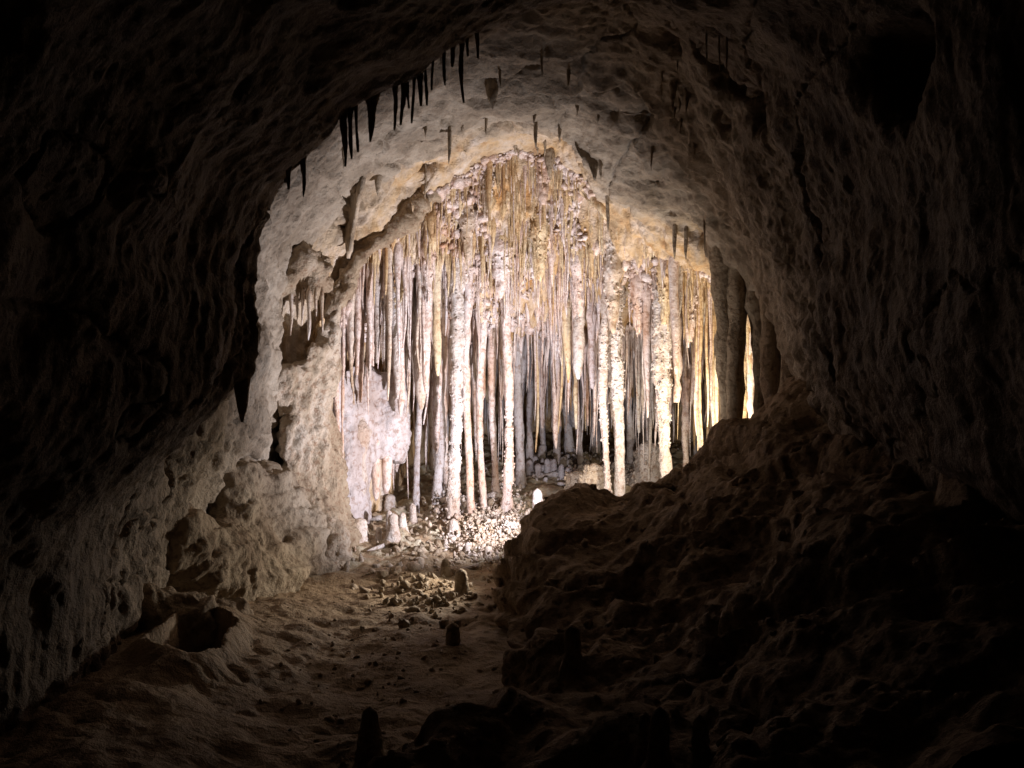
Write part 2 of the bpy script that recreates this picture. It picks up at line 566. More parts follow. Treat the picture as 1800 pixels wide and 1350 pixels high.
v, q = surface_net(F, g.org, g.h)
v = relax(v, q, 2, 0.5)
v, q = subdivide(v, q)
v = relax(v, q, 1, 0.5)
n = vnormals(v, q)
th = sstep(7.7, 8.4, v[:, 1])                     # 1 inside the grotto
probe = np.clip(np.round((v + n * 0.06 - g.org) / g.h).astype(int), 0, np.array(g.shape) - 1)
if np.mean(F[probe[:, 0], probe[:, 1], probe[:, 2]]) < 0:      # make the normals point into the open passage
    n = -n
    q = q[:, ::-1]
flute = ridged(v * np.array([7, 7, 0.9]) + 3, 5, 3) - 0.5
near = 1 - sstep(4.6, 5.6, v[:, 1])
d = 0.045 * fbm(v * 4.5, 20, 4) + 0.022 * (ridged(v * 8, 31, 3) - 0.5) * (1 - 2.2 * near) + 0.016 * fbm(v * 22, 40, 3) + 0.016 * (ridged(v * 15, 47, 2) - 0.5) * (1 - near)
d += 0.018 * (knobs(v * 17, 3) - 0.3) * sstep(0.42, 0.62, vnoise(v * 2.2, 77))
wallish = 1 - np.abs(n[:, 2])
ck = np.abs(fbm(v * np.array([1.5, 1.1, 1.9]) + 0.1 * fbm(v * 6, 90, 2)[:, None], 88, 3))
d -= 0.045 * (1 - sstep(0.0, 0.035, ck)) * (1 - th)
sq = (v[:, 1] + 0.5 * v[:, 2] + 0.25 * np.abs(v[:, 0])) / 0.34 + 1.3 * fbm(v * 1.7, 333, 3)
sq = sq - np.floor(sq)
d += 0.075 * (np.where(sq < 0.82, sq / 0.82, (1 - sq) / 0.18) - 0.45) * (1 - th) * sstep(0.15, 0.7, -n[:, 2]) * sstep(0.35, 0.6, vnoise(v * 1.3, 335)) * sstep(5.2, 5.6, v[:, 1])
d += 0.022 * (ridged(v * np.array([4, 13, 10]) + 1.7, 58, 3) - 0.5) * (1 - th)
d += flute * (0.08 * th + (0.05 + 0.02 * near) * (1 - th) * wallish)
v = v + n * (d * (1 - 0.45 * near))[:, None]
# drips drawn down from the vault of the grotto
p2 = np.stack([v[:, 0], v[:, 1], np.zeros(len(v))], 1)
th2 = sstep(7.95, 8.25, v[:, 1]) * sstep(-0.35, 0.1, -n[:, 2] + 0.25)
c1 = np.clip(1 - worley(p2 * 13 + 0.5, 51) / 0.5, 0, 1) ** 1.5 * vnoise(p2 * 13, 53)
c2 = np.clip(1 - worley(p2 * 5.5 + 0.5, 55) / 0.55, 0, 1) ** 1.3 * vnoise(p2 * 5.5, 57)
c3 = np.clip(1 - worley(p2 * 9 + 0.5, 59) / 0.5, 0, 1) ** 1.3 * vnoise(p2 * 9, 60)
v[:, 2] -= th2 * (0.16 * c1 + 0.30 * c2 + 0.2 * c3)
CAVE_V, CAVE_Q = v, q
cen = v[q].mean(axis=1)
ang = np.degrees(np.arctan2(cen[:, 2] - 1.7, cen[:, 0] - 0.05))
part = np.where(cen[:, 1] > 8.02, np.where(np.abs(cen[:, 2] - 1.0) < 0.0, 4, 3),
                np.where((ang > 48) & (ang < 128), 0, np.where((ang >= 128) | (ang < -90), 1, 2)))
CAVE = []
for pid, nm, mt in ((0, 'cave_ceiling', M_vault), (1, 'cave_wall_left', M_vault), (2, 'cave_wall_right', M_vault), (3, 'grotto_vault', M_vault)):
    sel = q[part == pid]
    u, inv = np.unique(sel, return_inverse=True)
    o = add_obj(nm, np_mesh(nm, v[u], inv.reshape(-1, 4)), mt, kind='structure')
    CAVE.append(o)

# ------------------------------------------------------------------ cave floor
FY = np.array([0.5, 2, 4, 5, 6, 7, 7.5, 8, 9, 10, 11, 12, 13])
FZ = np.array([-0.3, -0.15, 0.2, 0.31, 0.37, 0.42, 0.48, 0.56, 0.72, 0.88, 1.0, 1.08, 1.1])


def floor_z(x, y):
    z = np.interp(y, FY, FZ)
    z = z + 0.16 * sstep(-0.75, -1.5, x) * (1 - sstep(5.0, 8.0, y))
    p = np.stack([x, y, np.zeros_like(x)], 1)
    z = z + 0.05 * fbm(p * 1.6, 60, 3) + 0.028 * fbm(p * 6, 61, 4) + 0.015 * (ridged(p * np.array([13, 19, 1]) + 0.4 * fbm(p * 5, 63, 2)[:, None], 62, 3) - 0.5)
    z = z + 0.02 * (knobs(p * 9, 64) - 0.3) * sstep(0.5, 0.7, vnoise(p * 1.7, 65))
    pit = np.sqrt(((x + 1.39) / 0.13) ** 2 + ((y - 5.42) / 0.34) ** 2) + 0.45 * fbm(p * 5, 71, 3)
    z = z - 0.95 * (1 - sstep(0.55, 1.15, pit)) + 0.07 * sstep(0.8, 1.1, pit) * (1 - sstep(1.1, 1.9, pit))
    gr = sstep(7.3, 7.9, y)
    z = z + gr * (0.05 * fbm(p * 8, 66, 3) + 0.025 * (ridged(p * 14, 67, 3) - 0.4))
    return z


ys = np.concatenate([np.linspace(1.5, 4, 110, endpoint=False), np.linspace(4, 9.2, 420, endpoint=False), np.linspace(9.2, 12.6, 120)])
xs = np.linspace(-2.2, 2.0, 360)
XX, YY = np.meshgrid(xs, ys, indexing='ij')
zz = floor_z(XX.ravel(), YY.ravel())
fv = np.stack([XX.ravel(), YY.ravel(), zz], 1)
nn = len(ys)
ii, jj = np.meshgrid(np.arange(len(xs) - 1), np.arange(nn - 1), indexing='ij')
k0 = (ii * nn + jj).ravel()
fq = np.stack([k0, k0 + nn, k0 + nn + 1, k0 + 1], 1)
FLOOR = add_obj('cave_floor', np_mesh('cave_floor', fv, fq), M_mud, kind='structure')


def fz(x, y):
    return float(floor_z(np.array([x]), np.array([y]))[0])


def rock_body(name, grid, F, mat, levels=1, seed=0, amp=1.0, strata=0.0, pop=0.02, **props):
    v, q = surface_net(F, grid.org, grid.h)
    v = relax(v, q, 2, 0.5)
    for _ in range(levels):
        v, q = subdivide(v, q)
    v = relax(v, q, 1, 0.5)
    n = vnormals(v, q)
    probe = np.clip(np.round((v + n * 0.05 - grid.org) / grid.h).astype(int), 0, np.array(grid.shape) - 1)
    if np.mean(F[probe[:, 0], probe[:, 1], probe[:, 2]]) < 0:
        n = -n
        q = q[:, ::-1]
    d = 0.04 * fbm(v * 5, 120 + seed, 4) + 0.03 * (ridged(v * 8, 131 + seed, 3) - 0.5) + 0.014 * fbm(v * 24, 140 + seed, 3)
    d += pop * (knobs(v * 15, 3 + seed) - 0.3) * sstep(0.40, 0.6, vnoise(v * 2.2, 77 + seed))
    if strata:
        st = (v[:, 2] - 0.32 * v[:, 0] + 0.10 * v[:, 1]) / 0.13 + 0.9 * fbm(v * 2.2, 311, 3)
        fr = st - np.floor(st)
        d += strata * (np.where(fr < 0.8, fr / 0.8, (1 - fr) / 0.2) - 0.4) * (0.4 + vnoise(v * 2.7, 313))
        bl = worley(v * np.array([2.2, 2.2, 3.4]), 317)
        d += 0.09 * (0.45 - bl)
    v = v + n * (amp * d)[:, None]
    return add_obj(name, np_mesh(name, v, q), mat, **props)


# ------------------------------------------------------------------ rock ledge on the right
g2 = Grid((-0.9, 2.6, -0.5), (2.5, 8.1, 2.0), 0.032)
F2 = g2.stations([
    px_station(2.6, [(300, 2400), (900, 1900), (1300, 1650), (1700, 1400), (2800, 1200), (2800, 2800), (300, 2800)]),
    px_station(3.4, [(560, 1700), (760, 1500), (1000, 1400), (1200, 1340), (1400, 1240), (1600, 1120), (2300, 1000), (2300, 2000), (560, 2000)]),
    px_station(4.2, [(640, 1480), (690, 1312), (760, 1246), (870, 1212), (1000, 1230), (1200, 1200), (1320, 1120), (1450, 1010), (1600, 900), (2000, 860), (2000, 1700), (640, 1700)]),
    px_station(4.6, [(820, 1500), (860, 1280), (920, 1230), (1060, 1200), (1200, 1150), (1300, 1060), (1420, 960), (1570, 860), (1950, 820), (1950, 1650), (840, 1650)]),
    px_station(5.1, [(885, 1500), (892, 1190), (940, 1120), (1060, 1110), (1190, 1060), (1300, 980), (1400, 900), (1550, 800), (1900, 780), (1900, 1600), (880, 1600)]),
    px_station(5.7, [(908, 1400), (908, 1150), (920, 1080), (1000, 1010), (1100, 990), (1200, 930), (1300, 880), (1400, 800), (1500, 740), (1750, 740), (1750, 1450), (885, 1450)]),
    px_station(6.3, [(900, 1350), (885, 1110), (876, 1040), (900, 985), (945, 950), (1005, 925), (1100, 912), (1200, 866), (1300, 805), (1400, 735), (1500, 690), (1750, 690), (1750, 1400), (880, 1400)]),
    px_station(6.85, [(900, 1300), (880, 1090), (872, 1020), (892, 980), (922, 948), (975, 896), (1008, 868), (1045, 860), (1095, 870), (1185, 834), (1255, 784), (1330, 732), (1400, 700), (1500, 640), (1700, 640), (1700, 1300)]),
    px_station(7.2, [(940, 1250), (930, 1030), (960, 970), (1050, 930), (1200, 890), (1300, 820), (1380, 750), (1500, 700), (1700, 700), (1700, 1300)]),
    px_station(7.6, [(1180, 1250), (1200, 1020), (1300, 920), (1370, 820), (1500, 760), (1700, 740), (1700, 1300)]),
    px_station(8.1, [(1350, 1250), (1360, 1000), (1400, 900), (1700, 900), (1700, 1300)]),
])
F2 += 0.06 * g2.noise(0.5, 11) + 0.055 * g2.noise(0.2, 12) + 0.025 * g2.noise(0.1, 13)
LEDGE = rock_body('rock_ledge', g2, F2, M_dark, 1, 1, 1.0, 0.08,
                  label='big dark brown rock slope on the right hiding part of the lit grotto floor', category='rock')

# ------------------------------------------------------------------ buttress and mounds on the left
g3 = Grid((-2.2, 5.2, -0.2), (-0.3, 8.9, 2.9), 0.027)


def chain(grid, pts, k=0.06):
    out = None
    for a, b in zip(pts[:-1], pts[1:]):
        c = grid.capsule(P(*a[:3]), P(*b[:3]), a[3], b[3])
        out = c if out is None else smin(out, c, k)
    return out


X3, Z3 = np.meshgrid(g3.ax[0], g3.ax[2], indexing='ij')
BUT = [(556, 610), (545, 640), (512, 655), (496, 672), (500, 700), (520, 725), (505, 765), (506, 800), (522, 850), (512, 900),
       (528, 950), (544, 985), (528, 1005), (520, 1060), (606, 1070), (614, 980), (606, 920), (600, 840), (588, 770), (572, 700), (582, 650), (576, 610)]
S3 = poly_sdf([(P(c, r, 7.7)[0], P(c, r, 7.7)[2]) for c, r in BUT], X3, Z3)[:, None, :].astype(np.float32)
yb = 7.66 + (g3.X + 1.32) * 1.3
dy_ = np.abs(g3.Y - yb) - 0.14
FB = np.maximum(S3 + 0.05, dy_)
FB = np.where((S3 + 0.05 > 0) & (dy_ > 0), np.sqrt(np.maximum(S3 + 0.05, 0) ** 2 + np.maximum(dy_, 0) ** 2), FB) - 0.06
FB = smin(FB, chain(g3, [(770, 335, 8.1, .05), (700, 392, 8.05, .045), (640, 450, 8.0, .04), (600, 515, 7.95, .04), (572, 590, 7.9, .045), (562, 660, 7.85, .06)]), 0.06)
FB = smin(FB, chain(g3, [(575, 1040, 7.55, .12), (568, 960, 7.6, .12), (560, 880, 7.68, .09)]), 0.1)
FB += 0.035 * g3.noise(0.3, 21) + 0.03 * g3.noise(0.14, 22)
BUTTRESS = rock_body('flowstone_buttress', g3, FB, M_tan, 1, 3, 1.5,
          label='pale rough flowstone buttress standing at the left edge of the lit grotto', category='flowstone')
FM = chain(g3, [(490, 985, 7.35, .22), (470, 1030, 7.0, .20), (440, 1110, 6.6, .15), (425, 1190, 6.2, .10)], 0.1)
FM = smin(FM, chain(g3, [(470, 880, 7.5, .18), (480, 960, 7.35, .22)]), 0.08)
FM = smin(FM, chain(g3, [(385, 940, 6.9, .14), (375, 985, 6.7, .11), (410, 1030, 6.8, .14)]), 0.08)
FM = smin(FM, chain(g3, [(395, 850, 7.0, .16), (450, 880, 7.3, .20), (500, 930, 7.5, .20), (545, 1010, 7.5, .16)]), 0.15)
FM = smin(FM, chain(g3, [(395, 850, 7.0, .16), (400, 960, 6.9, .22), (420, 1060, 6.8, .22)]), 0.15)
FM = smin(FM, chain(g3, [(285, 950, 6.2, .18), (340, 980, 6.4, .17), (420, 1010, 6.8, .2)]), 0.15)
FM = smin(FM, chain(g3, [(255, 1060, 5.75, .12), (330, 1085, 5.85, .11), (400, 1110, 6.1, .13), (440, 1150, 6.2, .10)]), 0.12)
FM += 0.05 * g3.noise(0.3, 23) + 0.03 * g3.noise(0.14, 24)
rock_body('rock_mound', g3, FM, M_rock, 1, 5, 1.2, 0.02, 0.006,
          label='brown rounded rock mound beside the mud slope, left of the pale buttress', category='rock')
g4 = Grid((-1.75, 6.9, 1.6), (-1.0, 8.2, 2.9), 0.022)
FT = chain(g4, [(480, 500, 7.5, .08), (512, 468, 7.5, .11), (548, 470, 7.6, .09), (570, 500, 7.75, .07)], 0.05)
FT = smin(FT, chain(g4, [(500, 500, 7.55, .09), (540, 515, 7.6, .08)]), 0.06)
FT += 0.05 * g4.noise(0.2, 25) + 0.03 * g4.noise(0.1, 26)
rock_body('hanging_boss', g4, FT, M_tan, 1, 7, 1.2,
          label='rounded tan rock boss with a fringe of stalactites on the upper left wall', category='rock')

g5 = Grid((-1.45, 7.7, 0.3), (-0.6, 8.7, 2.6), 0.022)
X5, Z5 = np.meshgrid(g5.ax[0], g5.ax[2], indexing='ij')
CUR = [(590, 680), (640, 650), (690, 665), (698, 710), (702, 770), (690, 805), (640, 812), (628, 850), (618, 960), (585, 960), (575, 700)]
S5 = poly_sdf([(P(c, r, 8.35)[0], P(c, r, 8.35)[2]) for c, r in CUR], X5, Z5)[:, None, :].astype(np.float32)
fl = (ridged(np.stack([np.repeat(g5.ax[0], 1) * 9, g5.ax[0] * 0, g5.ax[0] * 0], 1), 9, 2) - 0.5).astype(np.float32)[:, None, None]
FC = np.maximum(S5, np.abs(g5.Y - 8.38 - (g5.X + 1.0) * 0.9) - 0.08) - 0.02 - 0.10 * fl
FC += 0.05 * g5.noise(0.25, 31) + 0.025 * g5.noise(0.11, 32)
SHEET = rock_body('flowstone_curtain', g5, FC, M_grey, 1, 9, 0.7,
          label='smooth pale lavender flowstone sheet at the left inside of the lit grotto', category='flowstone')

bpy.context.view_layer.update()


def cast(c, r, objs=None):
    """first hit of the line of sight through a pixel of the photograph"""
    d = Vector(P(c, r, 1.0)) - Vector((0, 0, CAMZ))
    d.normalize()
    best = None
    for o in (objs or CAVE):
        hit, loc, nor, idx = o.ray_cast(Vector((0, 0, CAMZ)), d)
        if hit and (best is None or loc.y < best[0].y):
            best = (loc.copy(), nor.copy())
    return best


def up(x, y, z=1.2, every=False):
    """roof height above a point"""
    best = None
    for o in (CAVE if every else (CAVE[0], CAVE[3])):
        hit, loc, nor, idx = o.ray_cast(Vector((x, y, z)), Vector((0, 0, 1)))
        if hit and (best is None or loc.z < best):
            best = loc.z
    return best


def ico():
    import bmesh
    bm = bmesh.new(); bmesh.ops.create_icosphere(bm, subdivisions=1, radius=1.0)
    v = np.array([x.co[:] for x in bm.verts]); f = np.array([[y.index for y in x.verts] for x in bm.faces]); bm.free()
    return v, f


IV, IF = ico()



# ------------------------------------------------------------------ dripstone builders
def tube(path, radii, sides, seed, knob=0.0, kscale=14, cap=True, wob=0.17, ox=(0, 0, 0)):
    """a closed tube along a path; noise is taken at the world position so no two are alike"""
    path = np.asarray(path, float); radii = np.asarray(radii, float)
    m = len(path)
    a = np.linspace(0, 2 * np.pi, sides, endpoint=False)
    ring = np.stack([np.cos(a), np.sin(a), np.zeros(sides)], 1)
    nrm = np.repeat(ring[None], m, 0).reshape(-1, 3)
    base = np.repeat(path, sides, 0)
    rr = np.repeat(radii, sides)
    pw = base + nrm * rr[:, None] + np.array(ox)
    f = 1 + wob * 2 * fbm(pw * np.array([18, 18, 9]) + seed * 3.7, seed, 2) + wob * 1.2 * fbm(np.stack([base[:, 2] * 9 + seed, base[:, 2] * 0, base[:, 2] * 0], 1), seed, 2)
    rr = rr * f
    if knob:
        k = knobs(pw * kscale, seed)
        rr = rr + knob * k
    vv = base + nrm * rr[:, None]
    qs = []
    i = np.arange(m - 1)[:, None] * sides; j = np.arange(sides)[None]
    q = np.stack([i + j, i + (j + 1) % sides, i + sides + (j + 1) % sides, i + sides + j], 2).reshape(-1, 4)
    if cap:
        vv = np.concatenate([vv, path[:1], path[-1:]])
        t0, t1 = m * sides, m * sides + 1
        h = sides // 2
        caps = []
        for k in range(0, sides, 2):
            caps.append([t0, (k + 2) % sides, (k + 1) % sides, k])
            o = (m - 1) * sides
            caps.append([t1, o + k, o + (k + 1) % sides, o + (k + 2) % sides])
        q = np.concatenate([q, np.array(caps)])
    return vv, q


def stal_geo(L, r0, r1, seed, sides=8, knob=0.0, kscale=14, rings=None, up_in=0.12, bend=0.0, power=0.8, ox=(0, 0, 0), flare=0.6):
    """hanging dripstone with its root at the origin"""
    m = rings or max(5, min(22, int(L / 0.05) + 4))
    up_in = max(up_in, 3.2 * r0)
    t = np.linspace(0, 1, m)
    z = up_in - t * (L + up_in)
    rs = np.random.default_rng(seed)
    w = (0.006 + bend) * np.stack([np.sin(t * rs.uniform(3, 8) + rs.uniform(0, 6)), np.cos(t * rs.uniform(3, 8) + rs.uniform(0, 6))], 1) * t[:, None] * (0.5 + L)
    tz = np.clip(-z / L, 0, 1)
    rad = r1 + (r0 - r1) * (1 - tz) ** power
    rad = rad * (1 + flare * np.exp(-tz * 14))
    rad[-1] *= 0.35
    if up_in >= 0.05:
        rad = rad * np.clip(1.0 - np.clip(z, 0, None) / up_in, 0.06, 1)
    if m > 5:
        rad[-2] *= 0.8
    return tube(np.stack([w[:, 0], w[:, 1], z], 1), rad, sides, seed, knob, kscale, ox=ox)


def mite_geo(H, r0, r1, seed, sides=14, rings=16, knob=0.0, kscale=14, lean=(0, 0)):
    t = np.linspace(0, 1, rings)
    z = -0.08 + t * (H + 0.08)
    rad = r1 + (r0 - r1) * (1 - t) ** 1.6
    cap = np.clip((1 - t) / 0.16, 0, 1)
    rad = rad * np.sqrt(1 - (1 - cap) ** 2 + 1e-4) * (1 + 0.9 * np.exp(-t * 9)) * (1 + 0.05 * np.sin(t * 40 + seed))
    return tube(np.stack([lean[0] * t, lean[1] * t, z], 1), rad, sides, seed, knob, kscale, wob=0.16)


def col_geo(L, rt, rm, rb, seed, sides=18, knob_top=0.0, knob=0.0, kscale=16, ox=(0, 0, 0)):
    """a column from the origin at the roof to the floor L below"""
    m = max(24, int(L / 0.022))
    t = np.linspace(0, 1, m)
    z = 0.3 - t * (L + 0.38)
    rad = rm + (rt - rm) * np.exp(-t * 5) + (rb - rm) * np.exp(-(1 - t) * 9)
    rad = rad * np.clip(1.0 - np.clip(z, 0, None) / 0.3, 0.06, 1)
    rs = np.random.default_rng(seed)
    w = 0.02 * np.stack([np.sin(t * rs.uniform(3, 7) + rs.uniform(0, 6)), np.sin(t * rs.uniform(3, 7) + rs.uniform(0, 6))], 1)
    vv, q = tube(np.stack([w[:, 0], w[:, 1], z], 1), rad, sides, seed, 0, kscale, wob=0.16, ox=ox)
    nz = len(vv)
    tt = np.clip((0.3 - vv[:, 2]) / (L + 0.38), 0, 1)
    kk = knob + (knob_top - knob) * (1 - sstep(0.45, 0.75, tt))
    ctr = np.stack([np.interp(tt, t, w[:, 0]), np.interp(tt, t, w[:, 1])], 1)
    dr = vv[:, :2] - ctr
    dr /= np.linalg.norm(dr, axis=1, keepdims=True) + 1e-9
    pw = vv + np.array(ox)
    amp = kk * (knobs(pw * kscale, seed) + 0.5 * knobs(pw * kscale * 2.1, seed + 5) - 0.4)
    vv[:, :2] += dr * (0.6 * amp)[:, None]
    vv[:, 2] -= 0.5 * np.abs(amp)
    return vv, q


def hang(name, c, r0, r1, w0, w1, label, cat='stalactite', mat=None, y=None, objs=None, seed=None, group=None, snap=0.9, **kw):
    """a dripstone hanging from row r0 to row r1 of the photograph, w0 and w1 px wide at root and tip"""
    if y is None:
        h = cast(c, r0, objs)
        p = np.array(h[0]) if h else P(c, r0, 7)
    else:
        p = P(c, r0, y)
        zr = up(p[0], p[1], p[2], True)
        if zr is not None and 0 < zr - p[2] < snap:
            p[2] = zr
    L = p[2] - P(c, r1, p[1])[2]
    s = p[1] / FPX
    sd = seed or int(c * 7 + r1)
    vv, q = stal_geo(max(L, .03), w0 * s / 2, w1 * s / 2, sd, ox=tuple(p), **kw)
    o = add_obj(name, np_mesh(name, vv, q), mat or M_drip, loc=tuple(p), label=label, category=cat)
    if group:
        o['group'] = group
    return o


# ------------------------------------------------------------------ columns
def column(c, r_top, r_bot, y, wt, wm, wb, label, mat=None, knob_top=0.0, knob=0.0, kscale=16, sides=22, name='column_formation', seed=None):
    p = P(c, r_bot, y)
    x = p[0]
    z0 = fz(x, y)
    zt = up(x, y, z0 + 0.3) or P(c, r_top, y)[2]
    z1 = max(zt, P(c, r_top, y)[2]) if zt is None else zt
    s = y / FPX / 2 * 0.62
    L = z1 - z0
    vv, q = col_geo(L, wt * s, wm * s, wb * s, seed or int(c), sides, knob_top, knob, kscale, ox=(x, y, z1))
    return add_obj(name, np_mesh(name, vv, q), mat or M_drip, loc=(x, y, z1), label=label, category='cave column')


column(1065, 470, 842, 8.35, 40, 17, 26, 'slim white column, left one of the bright pair beside the rock ledge', M_white, 0.014, 0.004, 26)
column(1085, 440, 842, 8.5, 46, 24, 40, 'thick knobbly column just right of the slim white one', M_white, 0.05, 0.008, 17, 30)
column(1168, 450, 812, 8.3, 44, 26, 34, 'brightest white column with a popcorn crusted top near the ledge', M_white, 0.055, 0.012, 17, 30)
column(800, 420, 880, 8.45, 46, 24, 40, 'tall pale popcorn crusted column in the left half of the grotto', M_white, 0.03, 0.022, 17, 26)
column(824, 430, 882, 8.6, 36, 17, 26, 'straight pinkish white column right of the tall pale crusted one', M_drip, 0.012, 0.006)
column(848, 450, 868, 8.75, 34, 15, 28, 'slender pink column in the middle of the left column group', M_drip, 0.012, 0.008)
column(890, 470, 868, 8.7, 40, 20, 34, 'thick pinkish column with a crusted foot at the right of the left group', M_drip, 0.012, 0.012, 18, 26)
column(868, 480, 846, 9.1, 30, 16, 24, 'dim pink column in the gap behind the left column group', M_drip, 0.01, 0.006)
column(770, 440, 855, 9.0, 34, 22, 30, 'stout mauve column against the shadow left of the tall crusted one', M_grey, 0.01, 0.014)
column(737, 470, 856, 8.8, 30, 14, 20, 'thin greyish column beside the dark recess on the left', M_grey, 0.01, 0.008)
column(783, 440, 840, 9.3, 30, 16, 22, 'shaded brown column half hidden behind the tall crusted one', M_drip, 0.01, 0.008)
column(910, 480, 820, 9.6, 34, 20, 34, 'grey column at the edge of the deep central recess', M_grey, 0.012, 0.012)
column(1210, 470, 790, 8.9, 34, 16, 22, 'pink column right of the brightest white one', M_drip, 0.02, 0.008)
column(1232, 470, 775, 8.6, 34, 14, 22, 'pale column rising behind the sloping edge of the ledge', M_white, 0.012, 0.006)
column(1262, 480, 755, 8.55, 36, 17, 22, 'yellowish column left of the dark silhouetted columns', M_amber, 0.012, 0.006)
column(1310, 500, 735, 8.4, 30, 18, 22, 'bright yellow column seen between the dark silhouetted columns', M_amber, 0.012, 0.01)
column(1330, 520, 730, 8.5, 28, 16, 22, 'amber column at the far right of the grotto', M_amber, 0.012, 0.006)
for k, (c, y, w) in enumerate(((935, 10.2, 16), (955, 10.6, 12), (975, 10.4, 18), (998, 10.8, 20), (1020, 10.3, 14), (1045, 10.7, 22), (1105, 10.2, 18), (1128, 10.5, 24), (1145, 10.0, 14))):
    o = column(c, 560, 790, y, w * 1.8, w, w * 1.5, ('grey lavender column, number %s from the left in the deep recess behind the white pair' %
               ('one', 'two', 'three', 'four', 'five', 'six', 'seven', 'eight', 'nine')[k]), M_grey, 0.012, 0.012, 16, 12)
    o['group'] = 'columns at the back of the grotto'



def crust(o, n, t0, t1, size, rad, label=None):
    """cave popcorn growing on a column: small scales sitting on its surface"""
    me = o.data
    co = np.zeros(len(me.vertices) * 3, np.float32); me.vertices.foreach_get('co', co); co = co.reshape(-1, 3)
    z0, z1 = co[:, 2].max(), co[:, 2].min()
    t = (z0 - co[:, 2]) / (z0 - z1)
    pool = co[(t > t0) & (t < t1)]
    V, Fc, off = [], [], 0
    for _ in range(n):
        p = pool[random.randrange(len(pool))]
        s_ = random.uniform(*size)
        R = np.array(Matrix.Rotation(random.uniform(0, 6.3), 3, 'Z') @ Matrix.Rotation(random.uniform(-0.9, 0.9), 3, 'X'))
        vv = IV * (1 + 0.3 * rng.uniform(-1, 1, (len(IV), 1))) * np.array([1.0, random.uniform(0.4, 0.8), random.uniform(0.9, 1.8)]) * s_
        V.append(vv @ R.T + p); Fc.append(IF + off); off += len(IV)
    c = add_obj('popcorn_crust', np_mesh('popcorn_crust', np.concatenate(V), np.concatenate(Fc)), o.data.materials[0], parent=o)
    c['label'] = label or 'rough popcorn crust on the column'
    c['kind'] = 'stuff'
    return c


for o in list(COL.objects):
    lb = o.get('label', '')
    if o.name.startswith('column_formation'):
        if lb.startswith('thick knobbly'):
            crust(o, 300, 0.12, 0.55, (0.004, 0.012), 0)
        elif lb.startswith('brightest'):
            crust(o, 380, 0.12, 0.7, (0.004, 0.012), 0)
        elif lb.startswith('tall pale popcorn'):
            crust(o, 260, 0.2, 0.95, (0.004, 0.011), 0)
        elif lb.startswith('thick pinkish'):
            crust(o, 140, 0.6, 0.97, (0.004, 0.012), 0, 'rough crust on the foot of the column')
        elif lb.startswith('slim white'):
            crust(o, 120, 0.3, 0.9, (0.006, 0.012), 0)

# dark draperies and columns at the right side of the grotto mouth
for (c, r0, r1, w0, w1, y, lab) in (
        (1276, 440, 800, 34, 17, 7.5, 'dark brown column standing against the bright amber curtain, left of two'),
        (1297, 455, 800, 30, 16, 7.45, 'dark brown column standing against the bright amber curtain, right of two'),
        (1336, 470, 790, 40, 17, 7.4, 'long dark drapery tapering down to the ledge at the grotto mouth'),
        (1363, 450, 780, 44, 24, 7.2, 'broad brown drapery beside the right wall of the grotto mouth'),
        (1393, 520, 770, 46, 34, 7.0, 'rough brown drapery foot where the right wall meets the ledge')):
    hang('column_formation', c, r0, r1, w0, w1, lab, 'cave column', M_rock, y=y, sides=16, rings=30, power=0.7, up_in=0.45, knob=0.014, kscale=24, bend=0.008)

# ------------------------------------------------------------------ stalactites on the near arch, the ceiling and the left wall
NEAR = [(505, 318, 333, 14, 5), (531, 300, 346, 18, 3), (604, 232, 292, 26, 3), (617, 240, 280, 16, 4), (627, 250, 268, 8, 3), (651, 225, 250, 30, 10), (693, 195, 228, 14, 4),
        (708, 150, 220, 14, 4), (719, 150, 190, 8, 3), (727, 130, 216, 6, 3), (737, 140, 187, 12, 4), (747, 130, 185, 9, 4), (762, 100, 158, 5, 3),
        (783, 85, 150, 9, 3), (794, 90, 118, 12, 5), (813, 70, 180, 12, 4), (823, 70, 100, 8, 3), (837, 55, 102, 7, 3)]
ORD = ['first', 'second', 'third', 'fourth', 'fifth', 'sixth', 'seventh', 'eighth', 'ninth', 'tenth', 'eleventh', 'twelfth', 'thirteenth',
       'fourteenth', 'fifteenth', 'sixteenth', 'seventeenth', 'eighteenth', 'nineteenth', 'twentieth']
ORD2 = ORD + ['twenty-first', 'twenty-second', 'twenty-third', 'twenty-fourth', 'twenty-fifth', 'twenty-sixth']
for k, (c, r0, r1, w0, w1) in enumerate(NEAR):
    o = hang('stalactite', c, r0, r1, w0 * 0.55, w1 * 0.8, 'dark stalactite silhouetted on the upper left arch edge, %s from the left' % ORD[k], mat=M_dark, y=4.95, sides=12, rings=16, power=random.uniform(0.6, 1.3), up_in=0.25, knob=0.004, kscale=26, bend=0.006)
    o['group'] = 'silhouetted stalactites along the arch edge'
